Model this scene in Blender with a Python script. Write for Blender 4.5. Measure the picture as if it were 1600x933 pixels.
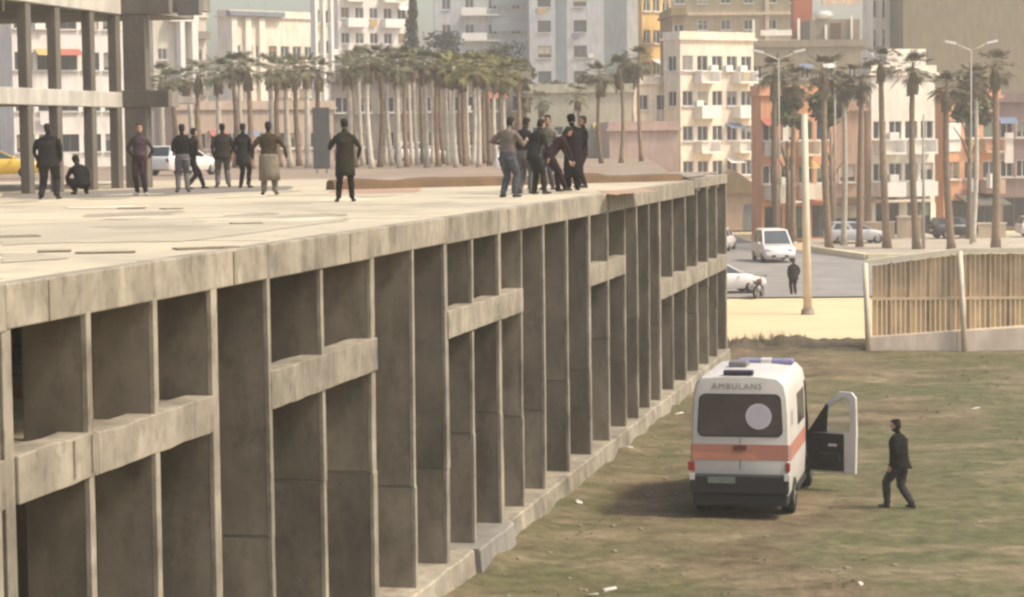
import bpy, bmesh, math, random
import numpy as np
from mathutils import Vector, Matrix, noise as mnoise
R = math.radians
random.seed(7)
scene = bpy.context.scene
for o in list(bpy.data.objects):
    bpy.data.objects.remove(o)
COL = scene.collection

# ------------------------------------------------------------------ camera
CAM_Z = 7.5
PITCH, ROLL, FPX = 0.0687755, -0.0120757, 3600.0
_c, _s = math.cos(PITCH), math.sin(PITCH)
_cr, _sr = math.cos(ROLL), math.sin(ROLL)
FWD = Vector((0, _c, -_s)); _up = Vector((0, _s, _c)); _rt = Vector((1, 0, 0))
RT = _rt * _cr + _up * _sr
UP = -_rt * _sr + _up * _cr
cam_data = bpy.data.cameras.new('camera')
cam = bpy.data.objects.new('camera', cam_data)
COL.objects.link(cam)
cam_data.sensor_fit = 'HORIZONTAL'; cam_data.sensor_width = 36.0
cam_data.lens = FPX / 1600.0 * 36.0
cam_data.clip_start = 0.5; cam_data.clip_end = 6000
m3 = Matrix((RT, UP, -FWD)).transposed()
cam.matrix_world = Matrix.Translation((0, 0, CAM_Z)) @ m3.to_4x4()
scene.camera = cam

# ------------------------------------------------------------------ world, sun, exposure
SUN_EL, SUN_AZ = R(53), R(-18)          # azimuth: from +X (picture right) towards +Y (away)
world = bpy.data.worlds.new('World'); scene.world = world
world.use_nodes = True
wn = world.node_tree.nodes; wl = world.node_tree.links
bg = wn['Background']
sky = wn.new('ShaderNodeTexSky'); sky.sky_type = 'NISHITA'
sky.sun_disc = False
sky.sun_elevation = SUN_EL
sky.sun_rotation = math.atan2(math.cos(SUN_AZ), math.sin(SUN_AZ))
sky.air_density = 1.0; sky.dust_density = 4.0; sky.ozone_density = 1.0
wl.new(sky.outputs['Color'], bg.inputs['Color'])
bg.inputs['Strength'].default_value = 0.15
sd = bpy.data.lights.new('sun', 'SUN'); sun = bpy.data.objects.new('sun', sd)
COL.objects.link(sun)
sd.energy = 2.2; sd.angle = R(6); sd.color = (1.0, 0.90, 0.76)
to_sun = Vector((math.cos(SUN_EL) * math.cos(SUN_AZ), math.cos(SUN_EL) * math.sin(SUN_AZ), math.sin(SUN_EL)))
sun.rotation_euler = to_sun.to_track_quat('Z', 'Y').to_euler()
sun.location = (60, 20, 80)
scene.view_settings.view_transform = 'Standard'
scene.view_settings.look = 'None'
scene.view_settings.exposure = 0.72
scene.view_settings.gamma = 1.0
scene.view_settings.use_white_balance = True
scene.view_settings.white_balance_temperature = 7050
scene.view_settings.white_balance_tint = 7
scene.render.engine = 'CYCLES'
scene.cycles.pixel_filter_type = 'BLACKMAN_HARRIS'
scene.cycles.filter_width = 2.6
scene.cycles.max_bounces = 6
scene.cycles.diffuse_bounces = 4
scene.cycles.use_denoising = True

# ------------------------------------------------------------------ helpers
def ray(px, py):
    return RT * ((px - 800) / FPX) - UP * ((py - 466.5) / FPX) + FWD
def at(px, py, Y):
    d = ray(px, py); return Vector((0, 0, CAM_Z)) + d * (Y / d.y)
def on(px, py, z):
    d = ray(px, py); return Vector((0, 0, CAM_Z)) + d * ((z - CAM_Z) / d.z)

class MB:
    def __init__(s): s.v = []; s.f = []; s.m = []
    def add(s, vs, fs, mi=0):
        b = len(s.v); s.v += [tuple(v) for v in vs]
        for f in fs: s.f.append([b + i for i in f]); s.m.append(mi)
        return s
    def box(s, x0, x1, y0, y1, z0, z1, mi=0):
        return s.add([(x0,y0,z0),(x1,y0,z0),(x1,y1,z0),(x0,y1,z0),(x0,y0,z1),(x1,y0,z1),(x1,y1,z1),(x0,y1,z1)],
                     [(0,3,2,1),(4,5,6,7),(0,1,5,4),(1,2,6,5),(2,3,7,6),(3,0,4,7)], mi)
    def obox(s, c, ax, ay, az, mi=0):
        c, ax, ay, az = Vector(c), Vector(ax), Vector(ay), Vector(az)
        vs = [c + ax*i + ay*j + az*k for k in (-1,1) for (i,j) in ((-1,-1),(1,-1),(1,1),(-1,1))]
        return s.add(vs, [(0,3,2,1),(4,5,6,7),(0,1,5,4),(1,2,6,5),(2,3,7,6),(3,0,4,7)], mi)
    def quad(s, a, b, c, d, mi=0): return s.add([a,b,c,d], [(0,1,2,3)], mi)
    def loft(s, rings, mi=0, caps=True):
        n = len(rings[0]); b = len(s.v)
        for r in rings: s.v += [tuple(p) for p in r]
        for i in range(len(rings)-1):
            for j in range(n):
                k = (j+1) % n
                s.f.append([b+i*n+j, b+i*n+k, b+(i+1)*n+k, b+(i+1)*n+j]); s.m.append(mi)
        if caps:
            s.f.append([b+j for j in reversed(range(n))]); s.m.append(mi)
            s.f.append([b+(len(rings)-1)*n+j for j in range(n)]); s.m.append(mi)
        return s
    def tube(s, pts, rad, n=8, mi=0, flat=None, caps=True):
        pts = [Vector(p) for p in pts]; rings = []
        ref = None
        for i, p in enumerate(pts):
            t = (pts[min(i+1, len(pts)-1)] - pts[max(i-1, 0)])
            t = t.normalized() if t.length > 1e-9 else Vector((0,0,1))
            if ref is None: ref = Vector((1,0,0)) if abs(t.x) < .9 else Vector((0,1,0))
            a = (ref - t * ref.dot(t)).normalized(); b = t.cross(a); ref = a
            r = rad[i] if isinstance(rad, (list, tuple)) else rad
            ra, rb = (r if isinstance(r, (list, tuple)) else (r, r))
            rings.append([p + a*(ra*math.cos(2*math.pi*j/n)) + b*(rb*math.sin(2*math.pi*j/n)) for j in range(n)])
        return s.loft(rings, mi, caps)
    def ball(s, c, r, n=12, m=8, mi=0):
        c = Vector(c); r = Vector(r if isinstance(r, (list, tuple)) else (r, r, r))
        rings = []
        for i in range(1, m):
            a = math.pi*i/m
            rings.append([c + Vector((r.x*math.sin(a)*math.cos(2*math.pi*j/n), r.y*math.sin(a)*math.sin(2*math.pi*j/n), -r.z*math.cos(a))) for j in range(n)])
        return s.loft(rings, mi)
    def disc(s, c, ax, ay, n=24, mi=0):
        c, ax, ay = Vector(c), Vector(ax), Vector(ay)
        return s.add([c + ax*math.cos(2*math.pi*i/n) + ay*math.sin(2*math.pi*i/n) for i in range(n)], [tuple(range(n))], mi)
    def mesh(s, name):
        me = bpy.data.meshes.new(name); me.from_pydata(s.v, [], s.f)
        if any(s.m): me.polygons.foreach_set('material_index', s.m)
        me.update(); return me
    def build(s, name, mats, parent=None, smooth=False, loc=None, rz=0):
        return link(name, s.mesh(name), mats, parent, smooth, loc, rz)

def link(name, me, mats=None, parent=None, smooth=False, loc=None, rz=0):
    o = bpy.data.objects.new(name, me); COL.objects.link(o)
    if mats is not None and len(me.materials) == 0:
        for m in (mats if isinstance(mats, (list, tuple)) else [mats]): me.materials.append(m)
    if smooth: me.polygons.foreach_set('use_smooth', [True]*len(me.polygons))
    if parent is not None: o.parent = parent
    if loc is not None: o.location = loc
    if rz: o.rotation_euler = (0, 0, rz)
    return o
def tag(o, label=None, cat=None, group=None, kind=None):
    if label: o['label'] = label
    if cat: o['category'] = cat
    if group: o['group'] = group
    if kind: o['kind'] = kind
    return o
def empty(name, loc, rz=0, label=None, cat=None, group=None):
    o = bpy.data.objects.new(name, None); COL.objects.link(o)
    o.location = loc; o.rotation_euler = (0, 0, rz); o.empty_display_size = .3
    return tag(o, label, cat, group)
def bevel(o, w=.02, seg=2):
    b = o.modifiers.new('bevel', 'BEVEL'); b.width = w; b.segments = seg; b.limit_method = 'ANGLE'; b.angle_limit = R(40)
    return o
ORD = ['first','second','third','fourth','fifth','sixth','seventh','eighth','ninth','tenth','eleventh','twelfth','thirteenth','fourteenth','fifteenth','sixteenth','seventeenth','eighteenth','nineteenth','twentieth']

# ------------------------------------------------------------------ materials
MATS = {}
def mat(name, col, rough=.8, var=.25, scale=2.0, col2=None, bump=0.0, bscale=None, streak=0.0, rnd=0.0, metal=0.0, spec=.3, coord='Object', detail=6, grime=0.0, gscale=2.2):
    if name in MATS: return MATS[name]
    m = bpy.data.materials.new(name); m.use_nodes = True
    nt = m.node_tree; N = nt.nodes; L = nt.links
    b = N['Principled BSDF']
    b.inputs['Roughness'].default_value = rough; b.inputs['Metallic'].default_value = metal
    b.inputs['Specular IOR Level'].default_value = spec
    tc = N.new('ShaderNodeTexCoord')
    n1 = N.new('ShaderNodeTexNoise'); n1.inputs['Scale'].default_value = scale; n1.inputs['Detail'].default_value = detail; n1.inputs['Roughness'].default_value = .6
    L.new(tc.outputs[coord], n1.inputs['Vector'])
    ramp = N.new('ShaderNodeValToRGB'); ramp.color_ramp.elements[0].position = .3; ramp.color_ramp.elements[1].position = .7
    c = Vector(col); c2 = Vector(col2) if col2 else c * (1 - var)
    ramp.color_ramp.elements[0].color = (*c2, 1); ramp.color_ramp.elements[1].color = (*(c if col2 else c*(1+var*.5)), 1)
    L.new(n1.outputs['Fac'], ramp.inputs['Fac'])
    out = ramp.outputs['Color']
    if streak:
        mp = N.new('ShaderNodeMapping'); mp.inputs['Scale'].default_value = (1.4, 1.4, .3)
        L.new(tc.outputs[coord], mp.inputs['Vector'])
        n2 = N.new('ShaderNodeTexNoise'); n2.inputs['Scale'].default_value = 1.6; n2.inputs['Detail'].default_value = 5
        L.new(mp.outputs['Vector'], n2.inputs['Vector'])
        r2 = N.new('ShaderNodeMapRange'); r2.inputs['From Min'].default_value = .35; r2.inputs['From Max'].default_value = .7
        r2.inputs['To Min'].default_value = 1 - streak; r2.inputs['To Max'].default_value = 1.08
        L.new(n2.outputs['Fac'], r2.inputs['Value'])
        mx = N.new('ShaderNodeMix'); mx.data_type = 'RGBA'; mx.blend_type = 'MULTIPLY'; mx.inputs['Factor'].default_value = 1
        L.new(out, mx.inputs['A']); L.new(r2.outputs['Result'], mx.inputs['B']); out = mx.outputs['Result']
    if grime:
        for gs, lo_, hi_, amt in ((gscale, .50, .66, grime), (gscale*4.5, .52, .62, grime*.6)):
            n3 = N.new('ShaderNodeTexNoise'); n3.inputs['Scale'].default_value = gs; n3.inputs['Detail'].default_value = 12; n3.inputs['Roughness'].default_value = .7
            mp3 = N.new('ShaderNodeMapping'); mp3.inputs['Scale'].default_value = (1, 1, .55); mp3.inputs['Location'].default_value = (gs*3.1, 1.7, .4)
            L.new(tc.outputs[coord], mp3.inputs['Vector']); L.new(mp3.outputs['Vector'], n3.inputs['Vector'])
            r4 = N.new('ShaderNodeMapRange'); r4.inputs['From Min'].default_value = lo_; r4.inputs['From Max'].default_value = hi_; r4.inputs['To Min'].default_value = 1; r4.inputs['To Max'].default_value = 1-amt
            L.new(n3.outputs['Fac'], r4.inputs['Value'])
            mx = N.new('ShaderNodeMix'); mx.data_type = 'RGBA'; mx.blend_type = 'MULTIPLY'; mx.inputs['Factor'].default_value = 1
            L.new(out, mx.inputs['A']); L.new(r4.outputs['Result'], mx.inputs['B']); out = mx.outputs['Result']
    if rnd:
        oi = N.new('ShaderNodeObjectInfo')
        r3 = N.new('ShaderNodeMapRange'); r3.inputs['To Min'].default_value = 1 - rnd; r3.inputs['To Max'].default_value = 1 + rnd
        L.new(oi.outputs['Random'], r3.inputs['Value'])
        mx = N.new('ShaderNodeMix'); mx.data_type = 'RGBA'; mx.blend_type = 'MULTIPLY'; mx.inputs['Factor'].default_value = 1
        L.new(out, mx.inputs['A']); L.new(r3.outputs['Result'], mx.inputs['B']); out = mx.outputs['Result']
    L.new(out, b.inputs['Base Color'])
    if bump:
        nb = N.new('ShaderNodeTexNoise'); nb.inputs['Scale'].default_value = bscale or scale*4; nb.inputs['Detail'].default_value = 8
        L.new(tc.outputs[coord], nb.inputs['Vector'])
        bp = N.new('ShaderNodeBump'); bp.inputs['Strength'].default_value = bump; bp.inputs['Distance'].default_value = .05
        L.new(nb.outputs['Fac'], bp.inputs['Height']); L.new(bp.outputs['Normal'], b.inputs['Normal'])
    MATS[name] = m; return m

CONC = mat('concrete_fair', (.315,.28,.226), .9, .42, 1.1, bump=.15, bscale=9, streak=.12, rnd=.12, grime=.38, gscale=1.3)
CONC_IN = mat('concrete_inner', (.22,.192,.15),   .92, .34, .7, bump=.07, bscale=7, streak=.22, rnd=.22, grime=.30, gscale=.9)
CONC_D = mat('concrete_grey', (.24,.225,.205), .9, .22, .8, bump=.3, bscale=8, streak=.25, rnd=.08)
CONC_LIT = mat('concrete_lit', (.50,.47,.43), .9, .18, .8, bump=.25, bscale=8, streak=.2, rnd=.06)  # skeleton frame concrete with sunlight put into the colour
CONC_SHADE = mat('concrete_shade', (.15,.135,.115), .9, .2, .8, bump=.3, bscale=8, streak=.15, rnd=.06)  # same frame concrete, shade of the camera-facing sides put into the colour
STAIN = mat('concrete_stain', (.27,.235,.185), .9, .25, 2.5, bump=.3, bscale=10)
GLASS = mat('window_glass', (.035,.045,.055), .12, .3, .5, spec=.6, rnd=.5)
WHITE = mat('white_paint', (.72,.70,.66), .6, .08, 2)
BLACK = mat('black_plastic', (.025,.025,.027), .6, .2, 6)
RUBBER = mat('tyre_rubber', (.022,.021,.02), .85, .3, 8)
STEEL = mat('grey_steel', (.32,.31,.30), .5, .15, 5, metal=.3)

# ------------------------------------------------------------------ ground, field, road
def sheet(name, poly, z, m, kind='structure', label=None):
    o = MB().add([(x, y, z) for x, y in poly], [tuple(range(len(poly)))]).build(name, m)
    return tag(o, label, None, None, kind)
DUST = mat('dust_ground', (.62,.50,.315), .95, .25, .25, col2=(.52,.415,.265), bump=.3, bscale=2)
sheet('ground', [(-2500,-200),(2500,-200),(2500,4000),(-2500,4000)], -.12, DUST)

def field_material():
    m = bpy.data.materials.new('field_earth'); m.use_nodes = True
    nt = m.node_tree; N = nt.nodes; L = nt.links; b = N['Principled BSDF']
    b.inputs['Roughness'].default_value = 1; b.inputs['Specular IOR Level'].default_value = .1
    tc = N.new('ShaderNodeTexCoord')
    def nz(sc, det=6, sx=1, sy=1):
        mp = N.new('ShaderNodeMapping'); mp.inputs['Scale'].default_value = (sx, sy, 1); L.new(tc.outputs['Object'], mp.inputs['Vector'])
        n = N.new('ShaderNodeTexNoise'); n.inputs['Scale'].default_value = sc; n.inputs['Detail'].default_value = det; n.inputs['Roughness'].default_value = .62
        L.new(mp.outputs['Vector'], n.inputs['Vector']); return n.outputs['Fac']
    def ramp(f, stops):
        r = N.new('ShaderNodeValToRGB'); e = r.color_ramp.elements
        e[0].position, e[0].color = stops[0][0], (*stops[0][1], 1); e[1].position, e[1].color = stops[-1][0], (*stops[-1][1], 1)
        for p, c in stops[1:-1]:
            k = e.new(p); k.color = (*c, 1)
        L.new(f, r.inputs['Fac']); return r.outputs['Color']
    def mix(f, a, c, blend='MIX'):
        x = N.new('ShaderNodeMix'); x.data_type = 'RGBA'; x.blend_type = blend
        if isinstance(f, float): x.inputs['Factor'].default_value = f
        else: L.new(f, x.inputs['Factor'])
        L.new(a, x.inputs['A']); L.new(c, x.inputs['B']); return x.outputs['Result']
    earth = ramp(nz(.6, 10), [(.34,(.085,.066,.044)),(.5,(.15,.116,.076)),(.66,(.205,.162,.108))])
    green = ramp(nz(1.8, 8), [(.35,(.088,.090,.047)),(.65,(.138,.133,.072))])
    mask = ramp(nz(.16, 5, 1, .5), [(.42,(0,0,0)),(.54,(1,1,1))])
    c = mix(mask, earth, green)
    pale = ramp(nz(.5, 10, .6, 1.0), [(.50,(0,0,0)),(.64,(1,1,1))])
    dry = ramp(nz(3, 6), [(.3,(.17,.138,.088)),(.7,(.25,.205,.135))])
    c = mix(pale, c, dry)
    spk = ramp(nz(2.6, 10), [(.36,(.72,.72,.72)),(.62,(1.14,1.14,1.14))])
    c = mix(.8, c, spk, 'MULTIPLY')
    L.new(c, b.inputs['Base Color'])
    nb = nz(5, 10); bp = N.new('ShaderNodeBump'); bp.inputs['Strength'].default_value = .7; bp.inputs['Distance'].default_value = .08
    L.new(nb, bp.inputs['Height']); L.new(bp.outputs['Normal'], b.inputs['Normal'])
    return m
FIELD = field_material()
FTAN = .21394659; FX0 = -9.24784374
def fac_x(y): return FX0 + FTAN * y
def field_h(x, y):
    p = Vector((x*.35, y*.35, 3.1)); q = Vector((x*1.3, y*1.3, 9.0))
    h = .07*mnoise.noise(p) + .035*mnoise.noise(q)
    # low ridge of pushed-up earth along the far edge
    e = math.exp(-((y - (81.6 + .35*math.sin(x*.9)))/1.1)**2)
    h += e*(.16 + .14*mnoise.noise(Vector((x*.55, 4.0, 0))) + (.16 if 9.3 < x < 12.6 else .08 if x < 12.6 else -.06))
    # loose spoil against the plinth
    d = x - fac_x(y); h += .16*math.exp(-(d/.5)**2)*(0.5+mnoise.noise(Vector((y*.8, 1.0, 2.0))))
    if y > 82: h -= (y-82)*.12
    return h
def make_field():
    mb = MB(); xs = []; x = -14.0
    NX, NY = 150, 250
    ys = [14 + (84.4-14)*j/NY for j in range(NY+1)]
    for y in ys:
        for i in range(NX+1):
            xx = -12 + (44)*i/NX
            mb.v.append((xx, y, field_h(xx, y)))
    for j in range(NY):
        for i in range(NX):
            a = j*(NX+1)+i; mb.f.append([a, a+1, a+NX+2, a+NX+1]); mb.m.append(0)
    o = mb.build('field_ground', FIELD, smooth=True); tag(o, kind='structure')
make_field()
mm = MB(); NXm, NYm = 60, 16
for j in range(NYm+1):
    for i in range(NXm+1):
        xx = 7.3+5.6*i/NXm; yy = 79.9+2.9*j/NYm
        edge = min(1, min(i, NXm-i)/8, min(j, NYm-j)/5)
        mm.v.append((xx, yy, field_h(xx, yy) - .03 + edge*(.07 + .12*mnoise.noise(Vector((xx*1.4, yy*1.4, 6)))**2 + .10*mnoise.noise(Vector((xx*3.1, yy*3.1, 2))))))
for j in range(NYm):
    for i in range(NXm):
        a_ = j*(NXm+1)+i; mm.f.append([a_, a_+1, a_+NXm+2, a_+NXm+1]); mm.m.append(0)
tag(mm.build('earth_mound', mat('mound_soil', (.105,.085,.056), 1, .35, 1.6, col2=(.065,.054,.036), bump=.5, bscale=7), smooth=True), kind='structure')

ASPH = mat('asphalt', (.25,.235,.225), .9, .25, .4, bump=.2, bscale=6)
PAVE = mat('pavement_slabs', (.42,.37,.30), .9, .2, .6, bump=.2, bscale=4)
sheet('road', [(2,109),(60,106),(60,139),(21.6,139.6),(19.6,151),(17.2,163),(17.2,190),(11,190),(12.6,151),(2,152)], -.05, ASPH)
# far pavement with a kerb, palms stand on it
pv = MB(); pv.add([(21.7,140.0,.07),(75,135.5,.07),(75,172,.07),(21.9,172,.07),(19.7,151,.07)], [(0,1,2,3,4)])
pv.add([(21.7,140.0,-.1),(75,135.5,-.1),(75,135.5,.07),(21.7,140.0,.07)], [(0,1,2,3)]); pv.add([(19.7,151,-.1),(21.7,140,-.1),(21.7,140,.07),(19.7,151,.07)], [(0,1,2,3)])
tag(pv.build('pavement', PAVE), kind='structure')
kerb = MB(); kerb.obox(((21.7+75)/2, (140+135.5)/2-.12, .06), (26.7,-2.25,0), (.01,.2,0), (0,0,.26)); kerb.obox((20.65,145.4,.06), (-.99,5.4,0), (-.2,-.02,0), (0,0,.26))
tag(kerb.build('kerb', mat('kerb_stone', (.72,.64,.44), .85, .15, 1.5)), kind='structure')
# the higher street level behind the deck
UPZ = 5.9
up = MB(); poly = [(-120,84),(1.5,84),(7.5,110),(9.5,150),(12,215),(12,420),(-120,420)]
up.add([(x,y,UPZ) for x,y in poly], [tuple(range(7))])
for i in range(1,5):
    (xa,ya),(xb,yb) = poly[i], poly[i+1]; up.quad((xa,ya,-.2),(xb,yb,-.2),(xb,yb,UPZ),(xa,ya,UPZ))
tag(up.build('upper_street', mat('upper_street_paving', (.27,.205,.155), .9, .25, .3, bump=.2, bscale=3)), kind='structure')

# ------------------------------------------------------------------ the long concrete podium
DECK = CAM_Z - 1.28015
podium = empty('concrete_podium', (FX0, 0, 0), -math.atan(FTAN), 'long unfinished concrete podium with blade columns, open bays and a bright flat deck', 'building')
CS, CT = math.cos(math.atan(FTAN)), math.sin(math.atan(FTAN))
def pod(s, x=0.0, z=0.0):   # podium coordinates to world
    return Vector((FX0 + s*CT + x*CS, s*CS - x*CT, z))
colS = [10.2,12.1,14.05,16.0,17.95,19.9,21.80,23.73,25.59,27.55,29.59,31.97,34.50,36.91,39.07,41.06,43.15,45.22,47.37,49.86,52.56,54.94,57.55,59.36,61.51,63.34,65.92,68.58,71.15,73.46,75.92,78.45]
major = {6,9,12,14,16,20,25,31}
FB = DECK - .432
S_END = 78.6
def deck_material():
    m = mat('deck_screed', (.55,.475,.35), .92, .2, .16, col2=(.40,.355,.28), bump=.2, bscale=5, detail=10, grime=.24, gscale=.45)
    return m
DECKM = deck_material()
# deck slab: top surface and mass set back behind the fascia
d = MB(); d.box(-46, -.21, 6, 78.55, FB+.06, DECK); d.build('deck_slab', DECKM, podium)
# fascia, cast in lengths between every second column
marks = [6] + [s for i, s in enumerate(colS) if i % 2 == 0 and 10 < s < 69] + [70.4]
for i in range(len(marks)-1):
    a, b2 = marks[i]+.006, marks[i+1]-.006
    off = random.uniform(-.008,.012)
    z0 = FB + random.uniform(-.012,.012)
    o = MB().box(-.205, off, a, b2, z0, DECK+.004+random.uniform(0,.006)).build('fascia_segment', CONC, podium)
    bevel(o, .018, 2)
for a, b2 in ((70.45, 74.4), (74.43, 78.6)):
    bevel(MB().box(-.205, .03, a, b2, DECK-.25, DECK+.06).build('fascia_segment', CONC, podium), .018)
for s, w in ((22.9,.30),(28.3,.12),(33.3,.05),(44.0,.2),(55.2,.3)):
    MB().box(-.1, .016+.004*random.random(), s-w/2, s+w/2, FB+.02, DECK-.02).build('stain_strip', STAIN, podium)
# blade columns
for i, s in enumerate(colS):
    w = .20 if i in major else random.uniform(.10,.125)
    off = random.uniform(-.03,.01)
    top = FB+.03 if s < 70.4 else DECK-.24
    mb = MB()
    lean = random.uniform(-.012,.012); zb, zt = .42, top
    x0, x1 = (-.70 if s < 31 else -.78)+random.uniform(-.02,.02), off-.012
    # pour joint part way up gives a small kick in the edge
    zj = random.uniform(2.0,3.0); k = random.uniform(-.015,.015)
    for (za, dxa, dwa), (zc, dxc, dwc) in (((zb, lean, .01), (zj-.012, lean*.3, 0)), ((zj-.012, lean*.3, -.012), (zj+.012, lean*.3, -.012)), ((zj+.012, lean*.3+k, .006), (zt, 0, 0))):
        pc = MB(); pc.loft([[(x0,s-w/2-dw,z),(x1+dx,s-w/2-dw,z),(x1+dx,s+w/2+dw,z),(x0,s+w/2+dw,z)] for z, dx, dw in ((za,dxa,dwa),(zc,dxc,dwc))])
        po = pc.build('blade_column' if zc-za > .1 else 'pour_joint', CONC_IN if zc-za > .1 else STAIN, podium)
        if zc-za > .1: bevel(po, .015)
    # cast front edge of the same concrete, sunlit brightness put into its paler colour
    e = MB(); rings = []
    for z, dx, dw in ((zb, lean, 0.013), (zj-.02, lean*.3, .003), (zj+.02, lean*.3+k, .009), (zt, 0, .003)):
        rings.append([(x1+dx-.05,s-w/2-dw,z),(x1+dx+.014,s-w/2-dw,z),(x1+dx+.014,s+w/2+dw,z),(x1+dx-.05,s+w/2+dw,z)])
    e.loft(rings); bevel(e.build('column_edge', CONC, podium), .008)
    if i in (6,):
        bevel(MB().box(-.45, .0, s-.42, s-.26, .42, FB+.02).build('blade_column', CONC_IN, podium), .012)
        MB().box(-.05, .012, s-.424, s-.256, .42, FB+.02).build('column_edge', CONC, podium)
# mid-height beams
def beam(s0, s1, z0, z1, out=.0, stub=0.0):
    mb = MB(); n = max(3, int((s1-s0+stub)*5)); top = []; rings = []
    for j in range(n+1):
        s = s0 + (s1+stub-s0)*j/n
        zz0 = z0 + .018*mnoise.noise(Vector((s*2.1, z0, 5))); zz1 = z1 + .02*mnoise.noise(Vector((s*1.7, z1, 1)))
        xo = .012+out + .008*mnoise.noise(Vector((s*2.7, 7, z0)))
        rings.append([(-.34,s,zz0),(xo,s,zz0),(xo+.01*mnoise.noise(Vector((s*4,3,1))),s,(zz0+zz1)/2),(xo,s,zz1),(-.34,s,zz1)])
    mb.loft(rings); o = mb.build('beam', CONC, podium); bevel(o, .015); return o
beam(17.95, 21.66, 4.13, 4.60); beam(21.95, 23.9, 4.13, 4.60); beam(23.915, 27.42, 4.13, 4.565)
for s in (23.25, 23.72): MB().box(.0,.034, s-.02, s+.02, 4.2, 4.57).build('joint_mark', STAIN, podium)
beam(29.6, 34.45, 4.13, 4.62, stub=.2); beam(39.12, 45.2, 4.2, 4.655); beam(52.62, 57.5, 4.2, 4.66); beam(63.3, 78.5, 3.13, 3.62)
beam(10.0, 16.0, 4.13, 4.6)
# plinth in lengths
PL = [(8,16),(16.02,24),(24.02,32),(32.02,40.4),(40.42,43.2),(43.22,49.0),(49.02,55.0),(55.02,62),(62.02,70),(70.02,78.6)]
for k, (a, b2) in enumerate(PL):
    out = .10 if k != 4 else .20
    mb = MB(); n = max(3, int((b2-a)*1.6)); rings = []
    for j in range(n+1):
        s = a+(b2-a)*j/n
        o1 = out + .05*mnoise.noise(Vector((s*.9, 3, 3))); t = .44 + .025*mnoise.noise(Vector((s*1.1, 8, 1)))
        rings.append([(-.95,s,-.3),(o1+.06,s,-.3),(o1,s,t-.03),(o1-.03,s,t),(-.95,s,t)])
    mb.loft(rings); mb.build('plinth_segment', CONC if k != 4 else CONC_D, podium)
# inside: floor, back wall, end walls, middle floor only where the beams are
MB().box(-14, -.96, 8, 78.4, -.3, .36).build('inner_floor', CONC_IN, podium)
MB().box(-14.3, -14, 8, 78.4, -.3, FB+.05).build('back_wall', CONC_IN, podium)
MB().box(-46, -.1, 78.62, 78.9, -.3, DECK-.26).build('end_wall', CONC_IN, podium)
MB().box(-14, -.1, 7.6, 7.95, -.3, FB+.05).build('end_wall', CONC_IN, podium)
for a, b2 in ((17.9,27.5),(29.6,34.6),(39.1,45.2),(52.6,57.5)):
    MB().box(-13.9, -.35, a+.1, b2-.1, 4.22, 4.5).build('middle_floor', CONC_IN, podium)
for s in colS[5:]:
    if random.random() < .75:
        MB().box(-5.6, -5.2, s-.2, s+.2, .36, FB+.05).build('inner_column', CONC_IN, podium)
# low divider wall across the deck
BROWN = mat('brown_render', (.27,.15,.085), .9, .3, 1.2, col2=(.20,.12,.07), streak=.2)
da, db = Vector((-8.6,61.3,0)), Vector((-.45,70.2,0)); dm = (da+db)/2; dv = (db-da)/2; dn = Vector((-dv.y,dv.x,0)).normalized()
rr_ = []
for j in range(41):
    t_ = j/40; c_ = da.lerp(db, t_); hgt = .27 + .07*mnoise.noise(Vector((t_*9, 2, 3))) - (.05 if t_ > .75 else 0); wd_ = .22 + .08*mnoise.noise(Vector((t_*11, 5, 3)))
    rr_.append([(c_ + dn*a_)[:2] + (DECK+z_,) for a_, z_ in ((wd_, .002), (wd_*.8, hgt*.85), (wd_*.25, hgt), (-wd_*.4, hgt*.95), (-wd_*.85, hgt*.8), (-wd_*1.1, .002))])
MB().loft(rr_).build('earth_bank', mat('bank_soil', (.17,.105,.062), .95, .35, 1.5, col2=(.11,.075,.048), bump=.4, bscale=8), podium)
for s_ in (14.5,22.6,30.8,39.0,47.3,55.4):
    MB().box(-40, -.4, s_-.02, s_+.02, DECK+.001, DECK+.0035).build('slab_joint', STAIN, podium)
rs = random.Random(77)
for q in range(34):
    sx, sy = rs.uniform(-14,-1.2), rs.uniform(22,60); w_, l_ = rs.uniform(.2,1.1), rs.uniform(.3,1.8); n_ = 14
    MB().add([(sx + w_*math.cos(6.2832*i/n_)*rs.uniform(.5,1.2), sy + l_*math.sin(6.2832*i/n_)*rs.uniform(.5,1.2), DECK+.0048+.0002*q) for i in range(n_)], [tuple(range(n_))]).build('stain', rs.choice([mat('deck_stain_a', (.42,.375,.29), .92, .2, 1), mat('deck_stain_b', (.34,.30,.235), .92, .2, 1), mat('deck_stain_c', (.60,.53,.41), .92, .2, 1)]), podium)
bevel(MB().box(-3.8, -.3, 71.0, 78.4, DECK+.062, DECK+.14).build('roof_upstand', CONC, podium), .02)

# boards, scraps, dusty patches and painted shade lying on the deck
WOOD = mat('weathered_board', (.23,.19,.145), .9, .35, 5, bump=.3)
PATCH = mat('shaded_screed', (.15,.135,.125), .9, .3, .8, col2=(.22,.195,.17)); PATCH_R = mat('reddish_screed', (.40,.26,.19), .9, .25, .7)
PATCH_B = mat('dusty_screed', (.42,.37,.285), .92, .25, .5)
def patch(pts, m, name, k):
    r = random.Random(k); w = []
    for a in range(len(pts)):
        (x0,y0),(x1,y1) = pts[a], pts[(a+1)%len(pts)]
        for q in range(5): w.append((x0+(x1-x0)*q/5+r.uniform(-6,6), y0+(y1-y0)*q/5+r.uniform(-.5,.5)))
    vs = [on(x,y,DECK) for x,y in w]; inv = Matrix.Rotation(math.atan(FTAN),3,'Z')
    MB().add([inv @ Vector((v.x-FX0, v.y, 0)) + Vector((0,0,DECK+.0042+.0008*k)) for v in vs], [tuple(range(len(vs)))]).build(name, m, podium)
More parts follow.
